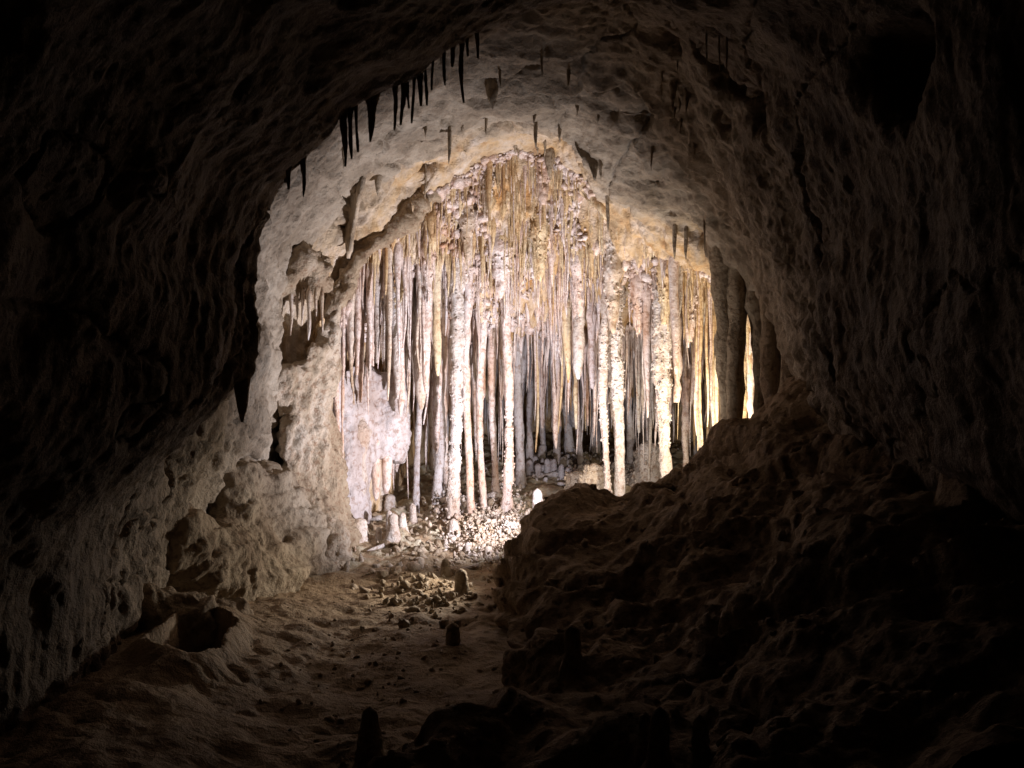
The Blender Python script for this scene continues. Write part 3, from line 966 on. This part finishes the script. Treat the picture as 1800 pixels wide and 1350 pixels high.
CEIL = [(865, 150, 192, 26, 4, 'small funnel shaped stalactite hanging alone on the dim upper ceiling'),
        (790, 228, 288, 7, 4, 'thin pale stalactite on the ceiling above the grotto, left of centre'),
        (942, 215, 260, 7, 4, 'thin short stalactite on the ceiling above the arch apex'),
        (966, 268, 312, 22, 4, 'brown pointed stalactite at the right of the arch apex'),
        (1183, 145, 195, 14, 6, 'stubby stalactite on the right ceiling rib, nearer the arch'),
        (1207, 160, 200, 9, 4, 'thin stalactite at the end of the right ceiling rib'),
        (1162, 150, 172, 6, 3, 'tiny stalactite on the right ceiling rib'),
        (1242, 60, 138, 4, 3, 'left of three thread thin straws in the dark upper right recess'),
        (1264, 65, 125, 4, 3, 'middle of three thread thin straws in the dark upper right recess'),
        (1277, 65, 128, 5, 4, 'right of three thread thin straws in the dark upper right recess'),
        (1068, 345, 408, 8, 4, 'bent slim stalactite hanging over the right part of the dripstone curtain'),
        (1186, 400, 455, 9, 5, 'thin brown stalactite on the right slope of the vault'),
        (1206, 400, 456, 10, 5, 'thicker brown stalactite beside a thin one on the right slope of the vault'),
        (1238, 390, 440, 4, 3, 'fine straw in front of the dark right hand recess'),
        (665, 310, 345, 14, 3, 'small pointed stalactite right of the tall dark blade on the left wall'),
        (748, 300, 350, 5, 3, 'fine straw below the round ceiling pocket'),
        (425, 610, 742, 34, 14, 'thick dark stalactite hanging before the bright left wall patch'),
        (412, 640, 690, 8, 3, 'thin dark stalactite beside the thick one at the bright left wall patch')]
for (c, r0, r1, w0, w1, lab) in CEIL:
    hang('stalactite', c, r0, r1, w0, w1, lab, mat=M_dark if c < 430 else M_rock, y=5.22 if c < 430 else None, sides=10, power=0.7, up_in=0.08 if c > 430 else 0.3, flare=0.0)
SMALL = []
while len(SMALL) < 26:
    c, r = random.uniform(600, 1240), random.uniform(100, 290)
    hh = cast(c, r)
    if hh is not None and hh[1].z < -0.2 and 5.4 < hh[0].y < 8.1:
        SMALL.append((c, r))
for k, (c, r) in enumerate(sorted(SMALL)):
    ln = random.uniform(8, 38)
    o = hang('stalactite', c, r, r + ln, random.uniform(3, 8), random.uniform(1.5, 3), 'tiny stalactite on the bare ceiling between arch edge and curtain, %s from the left' % ORD2[k],
             mat=M_rock, sides=8, power=0.8, up_in=0.06, flare=0.3)
    o['group'] = 'tiny stalactites on the bare ceiling'
BOSS = [(478, 560, 610, 18, 10), (490, 540, 612, 14, 7), (512, 520, 590, 9, 4), (522, 520, 580, 8, 4), (532, 520, 600, 8, 4), (543, 520, 598, 12, 7), (555, 520, 570, 10, 6), (566, 520, 612, 10, 4), (500, 520, 570, 10, 4)]
for k, (c, r0, r1, w0, w1) in enumerate(sorted(BOSS)):
    o = hang('stalactite', c, r0, r1 - 14 * (k % 3), w0 * 0.75, w1 * 0.6, 'tan stalactite under the rounded boss on the left wall, %s from the left' % ORD[k], mat=M_flow, y=7.5 + 0.02 * (k % 3), sides=9, up_in=0.06, power=0.7, snap=0)
    o['group'] = 'stalactites under the rounded boss'


# thin rock blades (draperies) standing down from the ceiling
def blade(pts, depth, label, mat=M_vault, thick=0.06, name='drapery'):
    """pts: (c, r_root, r_edge) along the blade; it hangs from the ceiling seen at r_root"""
    top, bot = [], []
    for (c, r0, r1) in pts:
        h = cast(c, r0)
        p = np.array(h[0]) if h else P(c, r0, 7)
        p = p + np.array([0, depth, 0])
        top.append(p + np.array([0, 0.05, 0.16]))
        bot.append(np.array([P(c, r1, p[1])[0], p[1], P(c, r1, p[1])[2]]))
    top, bot = np.array(top), np.array(bot)
    m, kk = 22, 9
    tt = np.linspace(0, 1, m); src = np.linspace(0, 1, len(pts))
    T = np.stack([np.interp(tt, src, top[:, a]) for a in range(3)], 1)
    B = np.stack([np.interp(tt, src, bot[:, a]) for a in range(3)], 1)
    s = np.linspace(0, 1, kk)
    G = T[:, None] * (1 - s[None, :, None]) + B[:, None] * s[None, :, None]
    wv = (fbm(G.reshape(-1, 3) * 12, 5, 3) * 0.035).reshape(m, kk)
    G[:, :, 2] += (fbm(G.reshape(-1, 3) * 17 + 4, 8, 2) * 0.018).reshape(m, kk) * s[None, :]
    th = thick * (1 - 0.75 * s)[None, :] * np.ones((m, 1))
    Fv = G.copy(); Bv = G.copy()
    Fv[:, :, 1] += wv - th / 2; Bv[:, :, 1] += wv + th / 2
    Fv[:, :, 0] -= th * 0.35; Bv[:, :, 0] += th * 0.35
    vv = np.concatenate([Fv.reshape(-1, 3), Bv.reshape(-1, 3)])
    N = m * kk
    qs = []
    for i in range(m - 1):
        for j in range(kk - 1):
            a = i * kk + j
            qs.append([a, a + kk, a + kk + 1, a + 1]); qs.append([N + a, N + a + 1, N + a + kk + 1, N + a + kk])
        a = i * kk + kk - 1
        qs.append([a, a + kk, N + a + kk, N + a])
        a = i * kk
        qs.append([a, N + a, N + a + kk, a + kk])
    for j in range(kk - 1):
        qs.append([j, j + 1, N + j + 1, N + j]); a = (m - 1) * kk + j
        qs.append([a, N + a, N + a + 1, a + 1])
    o0 = vv.mean(0)
    return add_obj(name, np_mesh(name, vv - o0, np.array(qs)), mat, loc=tuple(o0), label=label, category='drapery')


blade([(640, 312, 318), (632, 325, 350), (622, 350, 400), (617, 380, 440), (612, 420, 455)], 0.0, 'tall dark rock blade on the upper left wall of the vault', thick=0.10)
blade([(770, 300, 302), (755, 318, 330), (740, 330, 345), (728, 335, 374), (722, 345, 352)], 0.0, 'narrow brown blade below the round pocket on the left ceiling')
blade([(1012, 250, 256), (1026, 266, 280), (1038, 275, 296), (1046, 280, 320), (1050, 284, 292)], 0.0, 'brown shark fin shaped drapery right of the arch apex')
blade([(1020, 332, 340), (1040, 345, 362), (1058, 360, 376), (1068, 372, 390)], 0.0, 'slanting amber drapery on the right part of the vault', M_amber)

# ------------------------------------------------------------------ the dripstone curtain of the grotto
cand = []
def roof_batch(n, x0, x1, y0, y1, f_len, f_rad, kind):
    Y = np.array([random.uniform(y0, y1) for _ in range(n)]); X = np.array([random.uniform(x0, x1) for _ in range(n)]) * Y / FPX
    one = np.ones(n)
    K = vnoise(np.stack([X * 3.1, Y * 4.0, one * 1.3], 1), 91)
    K2 = vnoise(np.stack([X * 11, Y * 11, one * 2.0], 1), 93)
    for x, y, k, k2 in zip(X.tolist(), Y.tolist(), K.tolist(), K2.tolist()):
        if random.random() > 0.15 + 1.5 * (k - 0.2):
            continue
        z0 = float(np.interp(y, FY, FZ))
        zr = up(x, y, z0 + 0.25)
        if zr is None:
            continue
        c = 900 + x / y * FPX
        L = f_len(c, y) * (0.55 + 0.9 * k) * (0.35 + 1.3 * k2)
        L = min(L, zr - z0 - random.uniform(0.0, 0.45))
        rr = 675 - (zr - CAMZ) / y * FPX
        if kind != 'straw':
            L *= 0.3 + 0.75 * float(sstep(430.0, 555.0, rr + (40 if c < 760 or c > 1180 else 0)))
        if L < 0.03:
            continue
        cand.append((x, y, zr, L, f_rad(L) * math.exp(random.gauss(-0.22, 0.42)) * (0.72 if c < 745 else 1.0), kind))


# short fringe of straws high under the arch, then longer ones behind, then the deep field
roof_batch(702, -150, 160, 8.05, 8.6, lambda c, y: random.uniform(0.05, 0.34) * random.uniform(0.5, 1.3), lambda L: random.uniform(0.004, 0.008), 'straw')
roof_batch(1755, -340, 440, 8.12, 9.0, lambda c, y: random.uniform(0.03, 0.24) * random.uniform(0.4, 1.4), lambda L: random.uniform(0.004, 0.010), 'stal')
roof_batch(1485, -260, 430, 8.6, 10.0, lambda c, y: 0.06 + 0.7 * random.random() ** 1.7, lambda L: random.uniform(0.005, 0.012), 'stal')
roof_batch(810, -180, 400, 9.4, 11.4, lambda c, y: 0.08 + 0.5 * random.random() ** 1.5, lambda L: random.uniform(0.007, 0.016), 'stal')
roof_batch(121, -340, 440, 8.2, 9.6, lambda c, y: random.uniform(0.2, 0.7), lambda L: random.uniform(0.010, 0.020), 'big')
roof_batch(567, 230, 450, 8.0, 9.3, lambda c, y: 0.08 + 0.95 * random.random() ** 1.8, lambda L: random.uniform(0.005, 0.013), 'stal')
roof_batch(621, -345, -110, 8.05, 8.45, lambda c, y: 0.06 + 0.85 * random.random() ** 2.2, lambda L: random.uniform(0.005, 0.014), 'stal')


def seen_size(cd):
    x, y, z, L, r, k = cd
    return L * r / y ** 2 * (1.0 if y < 9.6 else 0.6)


cand.sort(key=seen_size, reverse=True)
IND, REST = cand[:200], cand[200:]
BYLAB = {}
for i, (x, y, z, L, r, k) in enumerate(IND):
    c = 900 + x / y * FPX
    rmid = 675 - (z - L / 2 - CAMZ) / y * FPX
    knob = random.choice((0, 0.006, 0.012, 0.02)) if r > 0.014 else random.choice((0, 0, 0.005, 0.01))
    vv, q = stal_geo(L, r * random.uniform(1.1, 1.9), r * random.uniform(0.3, 0.6), 1000 + i, 10, knob, 22, ox=(x, y, z), power=random.uniform(0.5, 1.3), bend=random.choice((0, 0, 0.004, 0.01)))
    if rmid < 430:
        where, mt = 'under the top of the arch', (M_amber, M_drip)[i % 2]
    elif y > 9.7:
        where, mt = 'deep in the shaded back of the grotto', M_grey
    elif c < 760:
        where, mt = 'at the left flank of the lit curtain', (M_drip, M_flow)[i % 2]
    elif c < 930:
        where, mt = 'above the left column group', (M_drip, M_drip, M_white)[i % 3]
    elif c < 1050:
        where, mt = 'in the middle of the lit curtain', (M_drip, M_amber, M_drip)[i % 3]
    elif c < 1200:
        where, mt = 'around the bright white columns', (M_drip, M_white)[i % 2]
    else:
        where, mt = 'at the amber right flank of the curtain', (M_amber, M_drip, M_amber)[i % 3]
    look = ('knobbly' if knob else 'smooth') + (' thick' if r > 0.022 else ' slim')
    o = add_obj('stalactite', np_mesh('stalactite', vv, q), mt, loc=(x, y, z), category='stalactite')
    o['group'] = 'stalactites of the lit grotto curtain'
    BYLAB.setdefault((look, where), []).append((c, o))
TENS = ['', '', 'twenty', 'thirty', 'forty', 'fifty', 'sixty', 'seventy', 'eighty', 'ninety']
TENTH = ['', '', 'twentieth', 'thirtieth', 'fortieth', 'fiftieth', 'sixtieth', 'seventieth', 'eightieth', 'ninetieth']


def nth(k):
    if k >= 99:
        return 'hundred and ' + ORD[k - 100] if k > 99 else 'hundredth'
    if k < 20:
        return ORD[k]
    k += 1
    return TENTH[k // 10] if k % 10 == 0 else TENS[k // 10] + '-' + ORD[k % 10 - 1]


for (look, where), lst in BYLAB.items():
    for k, (c, o) in enumerate(sorted(lst, key=lambda t: t[0])):
        o['label'] = '%s stalactite hanging %s, %s from the left' % (look, where, nth(k))
AV = {}
for i, (x, y, z, L, r, k) in enumerate(REST):
    vv, q = stal_geo(L, r * random.uniform(1.2, 2.0), r * random.uniform(0.25, 0.6), 3000 + i, 6, 0, 22, bend=random.choice((0, 0, 0.004, 0.01)), rings=max(5, min(9, int(L / 0.08) + 4)), ox=(x, y, z))
    c = 900 + x / y * FPX
    mt = 'a' if (z > 2.45 or c > 1180) and i % 4 else ('g' if y > 9.8 else 'p')
    b = AV.setdefault(mt, [[], [], 0])
    b[0].append(vv + np.array([x, y, z])); b[1].append(q + b[2]); b[2] += len(vv)
for mt, mm, lab in (('a', M_amber, 'fringe of countless fine amber straws under the arch and right flank'), ('p', M_drip, 'countless fine pinkish straws filling the lit curtain'),
                    ('g', M_grey, 'countless thin greyish straws deep in the grotto')):
    if mt in AV:
        b = AV[mt]
        add_obj('soda_straws', np_mesh('soda_straws', np.concatenate(b[0]), np.concatenate(b[1])), mm, kind='stuff', label=lab, category='stalactites')

# thick knobbly pendants of fused dripstone
PEND = [(655, 8.22, .07, .30, 'on the left flank above the pale sheet'), (700, 8.28, .06, .36, 'on the left flank beside the dark recess'), (752, 8.3, .07, .34, 'left of the tall crusted column'),
        (822, 8.24, .08, .30, 'right of the tall crusted column'), (880, 8.42, .11, .36, 'in the middle of the left column group'), (950, 8.35, .09, .34, 'in the centre of the curtain'),
        (1020, 8.45, .09, .40, 'just left of the white column pair'), (1078, 8.28, .09, .42, 'at the head of the white column pair'), (1120, 8.4, .08, .34, 'between the white pair and the brightest column'),
        (1168, 8.22, .08, .36, 'at the head of the brightest column'), (1212, 8.3, .07, .40, 'right of the brightest column'), (855, 8.14, .06, .22, 'high under the arch, left of its top'),
        (955, 8.15, .06, .20, 'high under the arch, right of its top')]
for k, (c, y, r, L, where) in enumerate(PEND):
    x = P(c, 0, y)[0]
    zr = up(x, y, 1.3)
    if zr is None:
        continue
    r *= 0.62
    vv, q = stal_geo(L, r, 0.010, 500 + k, 26, 0.016, 21, rings=40, ox=(x, y, zr), up_in=7 * r, power=1.1, flare=0.0)
    o = add_obj('pendant', np_mesh('pendant', vv, q), (M_drip, M_amber, M_drip, M_flow)[k % 4], loc=(x, y, zr),
                label='thick knobbly tapering pendant hanging %s' % where, category='stalactite')
    crust(o, 90, 0.15, 0.8, (0.005, 0.014), 0, 'popcorn grains on the pendant')
    for m in range(5):
        a = random.uniform(0, 6.28); t = random.uniform(0.1, 0.5); rr = r * (1 - t) * 0.9
        vv, q = stal_geo(random.uniform(0.08, 0.28), 0.010, 0.004, 5200 + k * 9 + m, 7, 0, 20, ox=(x, y, zr), up_in=0.05)
        add_obj('drip_straw', np_mesh('drip_straw', vv, q), o.data.materials[0], parent=o, loc=(rr * math.cos(a), rr * math.sin(a), -L * t))

SHEETFRONT = sorted((random.uniform(588, 702), 630 + 150 * random.random() ** 1.8) for _ in range(22))
for k, (c, r1) in enumerate(SHEETFRONT):
    y = 8.16 + random.uniform(-0.03, 0.05)
    o = hang('stalactite', c, 620, r1, random.uniform(6, 14), random.uniform(2, 4), 'thin pale stalactite in front of the lavender flowstone sheet, %s from the left' % ORD2[k],
             mat=random.choice((M_drip, M_flow, M_white)), y=y, sides=9, rings=18, up_in=0.12, power=random.uniform(0.5, 1.0), knob=random.choice((0, 0.004, 0.008)), kscale=24)
    o['group'] = 'thin stalactites in front of the flowstone sheet'

# individual stalactites of the left flank that stand out
for (c, r0, r1, w0, w1, y, mt, lab) in (
        (632, 780, 910, 26, 9, 8.05, M_white, 'long thin white dripstone reaching the floor at the far left of the grotto'),
        (660, 800, 880, 18, 9, 8.15, M_drip, 'pinkish dripstone right of the long thin white one at far left'),
        (679, 790, 868, 22, 13, 8.2, M_drip, 'blunt pink stalactite at the end of the left flowstone shelf'),
        (697, 640, 702, 22, 6, 8.3, M_white, 'white carrot shaped stalactite on the left flank'),
        (704, 640, 730, 16, 10, 8.35, M_drip, 'rough tan stalactite beside the white carrot shaped one'),
        (750, 560, 692, 18, 8, 8.35, M_drip, 'long smooth pink stalactite before the dark left recess'),
        (768, 585, 661, 16, 8, 8.4, M_amber, 'amber stalactite with a flat top before the dark left recess'),
        (740, 600, 720, 30, 8, 8.5, M_flow, 'knobbly tapering stalactite at the left recess'),
        (1018, 560, 667, 22, 6, 8.6, M_white, 'knobbly white stalactite left of the white column pair'),
        (1040, 560, 684, 14, 9, 8.7, M_drip, 'broad flat pink stalactite touching the slim white column')):
    if c < 680:
        hh = cast(c, r0 - 20, [SHEET, BUTTRESS] + CAVE)
        y = hh[0].y + 0.05
    hang('stalactite', c, r0 - 20 if c < 680 else r0, r1, w0, w1, lab, mat=mt, y=y, snap=0 if c < 680 else 0.9, sides=12, rings=20, up_in=0.12, power=0.6, knob=0.01 if 'knobbly' in lab else 0.002, kscale=22)

# ------------------------------------------------------------------ stalagmites
def mite(c, r_base, h_px, w0, w1, label, y=None, mat=M_white, knob=0.0, name='stalagmite', lean=(0, 0), objs=None):
    if y is None:
        hh = cast(c, r_base, objs or [FLOOR])
        p = np.array(hh[0]) if hh else P(c, r_base, 8)
    else:
        p = P(c, r_base, y)
    s = p[1] / FPX
    vv, q = mite_geo(h_px * s, w0 * s / 2, w1 * s / 2, int(c + r_base), knob=knob, kscale=20, lean=lean)
    return add_obj(name, np_mesh(name, vv, q), mat, loc=tuple(p), label=label, category='stalagmite')


MITES = [(633, 948, 32, 34, 24, 'squat rounded stalagmite at the foot of the left buttress', M_flow, 0.008),
         (691, 945, 36, 30, 16, 'thick pale stalagmite with a twin top on the left grotto floor', M_white, 0.008),
         (684, 930, 28, 14, 11, 'thin stub leaning on the thick pale stalagmite at left', M_white, 0),
         (725, 920, 30, 24, 11, 'slim bell shaped stalagmite on the left grotto floor', M_white, 0),
         (686, 895, 22, 24, 16, 'rounded white stump at the back left of the grotto floor', M_white, 0.01),
         (665, 950, 20, 18, 10, 'small white cone between two stalagmites at the left', M_white, 0),
         (797, 945, 28, 24, 18, 'blunt white stalagmite left of the coral mass', M_white, 0.004),
         (783, 1010, 24, 34, 10, 'brown pointed stalagmite on the near grotto floor', M_rock, 0.006),
         (811, 1040, 34, 32, 16, 'brown stump by the dark boulder edge', M_rock, 0.01),
         (796, 1132, 32, 26, 19, 'round topped stalagmite standing on the mud slope', M_rock, 0.004),
         (858, 978, 16, 20, 16, 'little yellow knob stalagmite beside the boulder edge', M_flow, 0.004),
         (945, 925, 56, 26, 14, 'pale upright stalagmite at the boulder edge', M_white, 0.006),
         (932, 838, 26, 18, 13, 'left of a row of little grey stalagmites before the recess', M_grey, 0),
         (946, 838, 20, 13, 11, 'second of a row of little grey stalagmites before the recess', M_grey, 0),
         (962, 832, 22, 14, 11, 'third of a row of little grey stalagmites before the recess', M_grey, 0),
         (974, 832, 22, 14, 11, 'right of a row of little grey stalagmites before the recess', M_grey, 0),
         (915, 856, 26, 20, 14, 'short white stalagmite right of the thick crusted foot column', M_white, 0.006),
         (1138, 850, 62, 62, 30, 'big knobbly popcorn dome left of the brightest column', M_white, 0.03),
         (1045, 905, 76, 70, 30, 'glaring white rounded block left of the white column pair', M_tan, 0.035),
         (1016, 895, 56, 60, 30, 'low white block at the tip of the ledge', M_tan, 0.035)]
for (c, rb, hp, w0, w1, lab, mt, kn) in MITES:
    o = mite(c, rb, hp * 1.2, w0 * 1.1, w1, lab, mat=mt, knob=kn)
    if kn >= 0.03:
        crust(o, 160, 0.0, 0.9, (0.006, 0.018), 0, 'rough popcorn crust on the block')
LITTLE = []
for i in range(34):
    c, r = random.uniform(620, 960), random.uniform(860, 985)
    if i > 22:
        c, r = random.uniform(910, 1060), random.uniform(800, 850)
    LITTLE.append((c, r, i > 22))
LITTLE.sort()
cnt = [0, 0]
for (c, r, back) in LITTLE:
    hp = random.uniform(10, 26)
    o = mite(c, r, hp, hp * random.uniform(0.6, 1.1), hp * random.uniform(0.3, 0.55),
             ('little grey stalagmite on the shaded back floor, %s from the left' if back else 'little pale stalagmite on the lit near floor, %s from the left') % nth(cnt[back]),
             mat=M_grey if back else random.choice((M_white, M_flow, M_tan)), knob=random.choice((0, 0.005)))
    o['group'] = 'little stalagmites of the grotto floor'
    cnt[back] += 1
mite(650, 1335, 94, 62, 26, 'dark round topped stalagmite at the bottom edge of the mud slope', y=4.3, mat=M_rock, knob=0.006)
mite(1135, 1335, 84, 44, 28, 'dark stalagmite in the lower right foreground, left one of a fused pair', mat=M_dark, objs=[LEDGE])
mite(1160, 1338, 96, 66, 28, 'dark stalagmite in the lower right foreground, taller one of a fused pair', mat=M_dark, objs=[LEDGE])
mite(1230, 1340, 84, 50, 26, 'dark conical stalagmite standing alone in the lower right foreground', mat=M_dark, objs=[LEDGE])
mite(1006, 1170, 72, 40, 22, 'dim stubby stalagmite on the front of the dark ledge', mat=M_dark, knob=0.006, objs=[LEDGE])

# ------------------------------------------------------------------ cave coral, rubble and fallen pieces on the grotto floor
def lumps(name, n, pick, size, mat, label, stretch=(0.7, 1.4)):
    V, Fc, off = [], [], 0
    for i in range(n):
        p = pick()
        if p is None:
            continue
        s = size[0] + (size[1] - size[0]) * random.random() ** 2.2
        R = np.array(Matrix.Rotation(random.uniform(0, 6.3), 3, 'Z') @ Matrix.Rotation(random.uniform(-1.2, 1.2), 3, 'X'))
        vv = IV * (1 + 0.45 * rng.uniform(-1, 1, (len(IV), 1))) * np.array([random.uniform(*stretch), random.uniform(*stretch), random.uniform(*stretch)]) * s
        V.append(vv @ R.T + np.array(p)); Fc.append(IF + off); off += len(IV)
    return add_obj(name, np_mesh(name, np.concatenate(V), np.concatenate(Fc)), mat, kind='stuff', label=label, category='cave coral')


def on_floor(c0, c1, r0, r1, h=0.0):
    def f():
        c, r = random.gauss((c0 + c1) / 2, (c1 - c0) / 4), random.gauss((r0 + r1) / 2, (r1 - r0) / 4)
        hit = cast(c, r, [FLOOR])
        if hit is None or hit[0].y > 11:
            return None
        p = np.array(hit[0]); p[2] += random.uniform(0, h)
        return p
    return f


lumps('cave_coral', 2200, on_floor(780, 950, 870, 990, 0.06), (0.004, 0.014), M_flow, 'branching mass of yellowish cave coral beside the boulder edge', (0.3, 1.9))
lumps('cave_coral', 260, on_floor(770, 820, 860, 920, 0.09), (0.008, 0.02), M_white, 'white cave coral heap at the foot of the tall crusted column')
lumps('cave_coral', 240, on_floor(1090, 1160, 815, 850, 0.03), (0.01, 0.025), M_white, 'white cave coral rubble around the brightest column')
lumps('floor_rubble', 420, on_floor(590, 940, 850, 1050), (0.004, 0.034), M_tan, 'loose pale rubble scattered over the grotto floor', (0.5, 1.8))
lumps('floor_rubble', 350, on_floor(880, 1160, 780, 850, 0.04), (0.005, 0.035), M_grey, 'greyish rubble on the floor of the deep recess', (0.3, 1.5))
lumps('cave_coral', 170, on_floor(660, 890, 1010, 1090, 0.02), (0.005, 0.024), M_rock, 'dark clump of cave coral on the mud slope by the boulder', (0.4, 1.6))

def on_body(o, c0, c1, r0, r1):
    def f():
        hit = cast(random.uniform(c0, c1), random.uniform(r0, r1), [o])
        return None if hit is None else np.array(hit[0])
    return f


lumps('ledge_rubble', 260, on_body(LEDGE, 870, 1450, 830, 1330), (0.003, 0.035), M_dark, 'loose stones and grit lying on the dark rock slope', (0.4, 1.3))
lumps('path_rubble', 240, on_floor(430, 900, 1000, 1330), (0.003, 0.018), M_mud, 'small stones and grit scattered on the mud slope', (0.4, 1.3))
vme = CAVE[3].data
vco = np.zeros(len(vme.vertices) * 3, np.float32); vme.vertices.foreach_get('co', vco); vco = vco.reshape(-1, 3)
vr = 675 - (vco[:, 2] - CAMZ) / vco[:, 1] * FPX
pool = vco[(vco[:, 1] < 9.3) & (vr < 640) & (vnoise(vco * 3.0, 201) > 0.45)]


def on_vault():
    return pool[random.randrange(len(pool))] + np.array([0, 0, -0.004])


lumps('vault_popcorn', 6000, on_vault, (0.006, 0.03), M_drip, 'rough pinkish popcorn crust covering the slope above the dripstone curtain', (0.4, 1.7))


FALL = [(868, 880, 40, 14, -0.7, 'broken white stalactite piece lying by the coral mass'),
        (975, 838, 60, 8, -0.3, 'long broken straw lying on the floor near the ledge tip'),
        (680, 960, 50, 7, 0.9, 'thin broken straw lying across the near left grotto floor'),
        (660, 915, 44, 7, -0.2, 'broken straw lying behind the squat stalagmite'),
        (830, 1000, 50, 7, 0.3, 'thin broken piece lying at the near edge of the coral mass')]
for (c, r, lp, wp, a, lab) in FALL:
    h = cast(c, r, [FLOOR])
    if h:
        p = np.array(h[0]); s = p[1] / FPX
        vv, q = stal_geo(lp * s, wp * s / 2, wp * s / 3, int(c), 8, 0.0, rings=8, up_in=0)
        o = add_obj('broken_stalactite', np_mesh('broken_stalactite', vv, q), M_white, loc=(p[0], p[1], p[2] + wp * s / 2), label=lab, category='stalactite')
        o.rotation_euler = (0, math.radians(82), a)
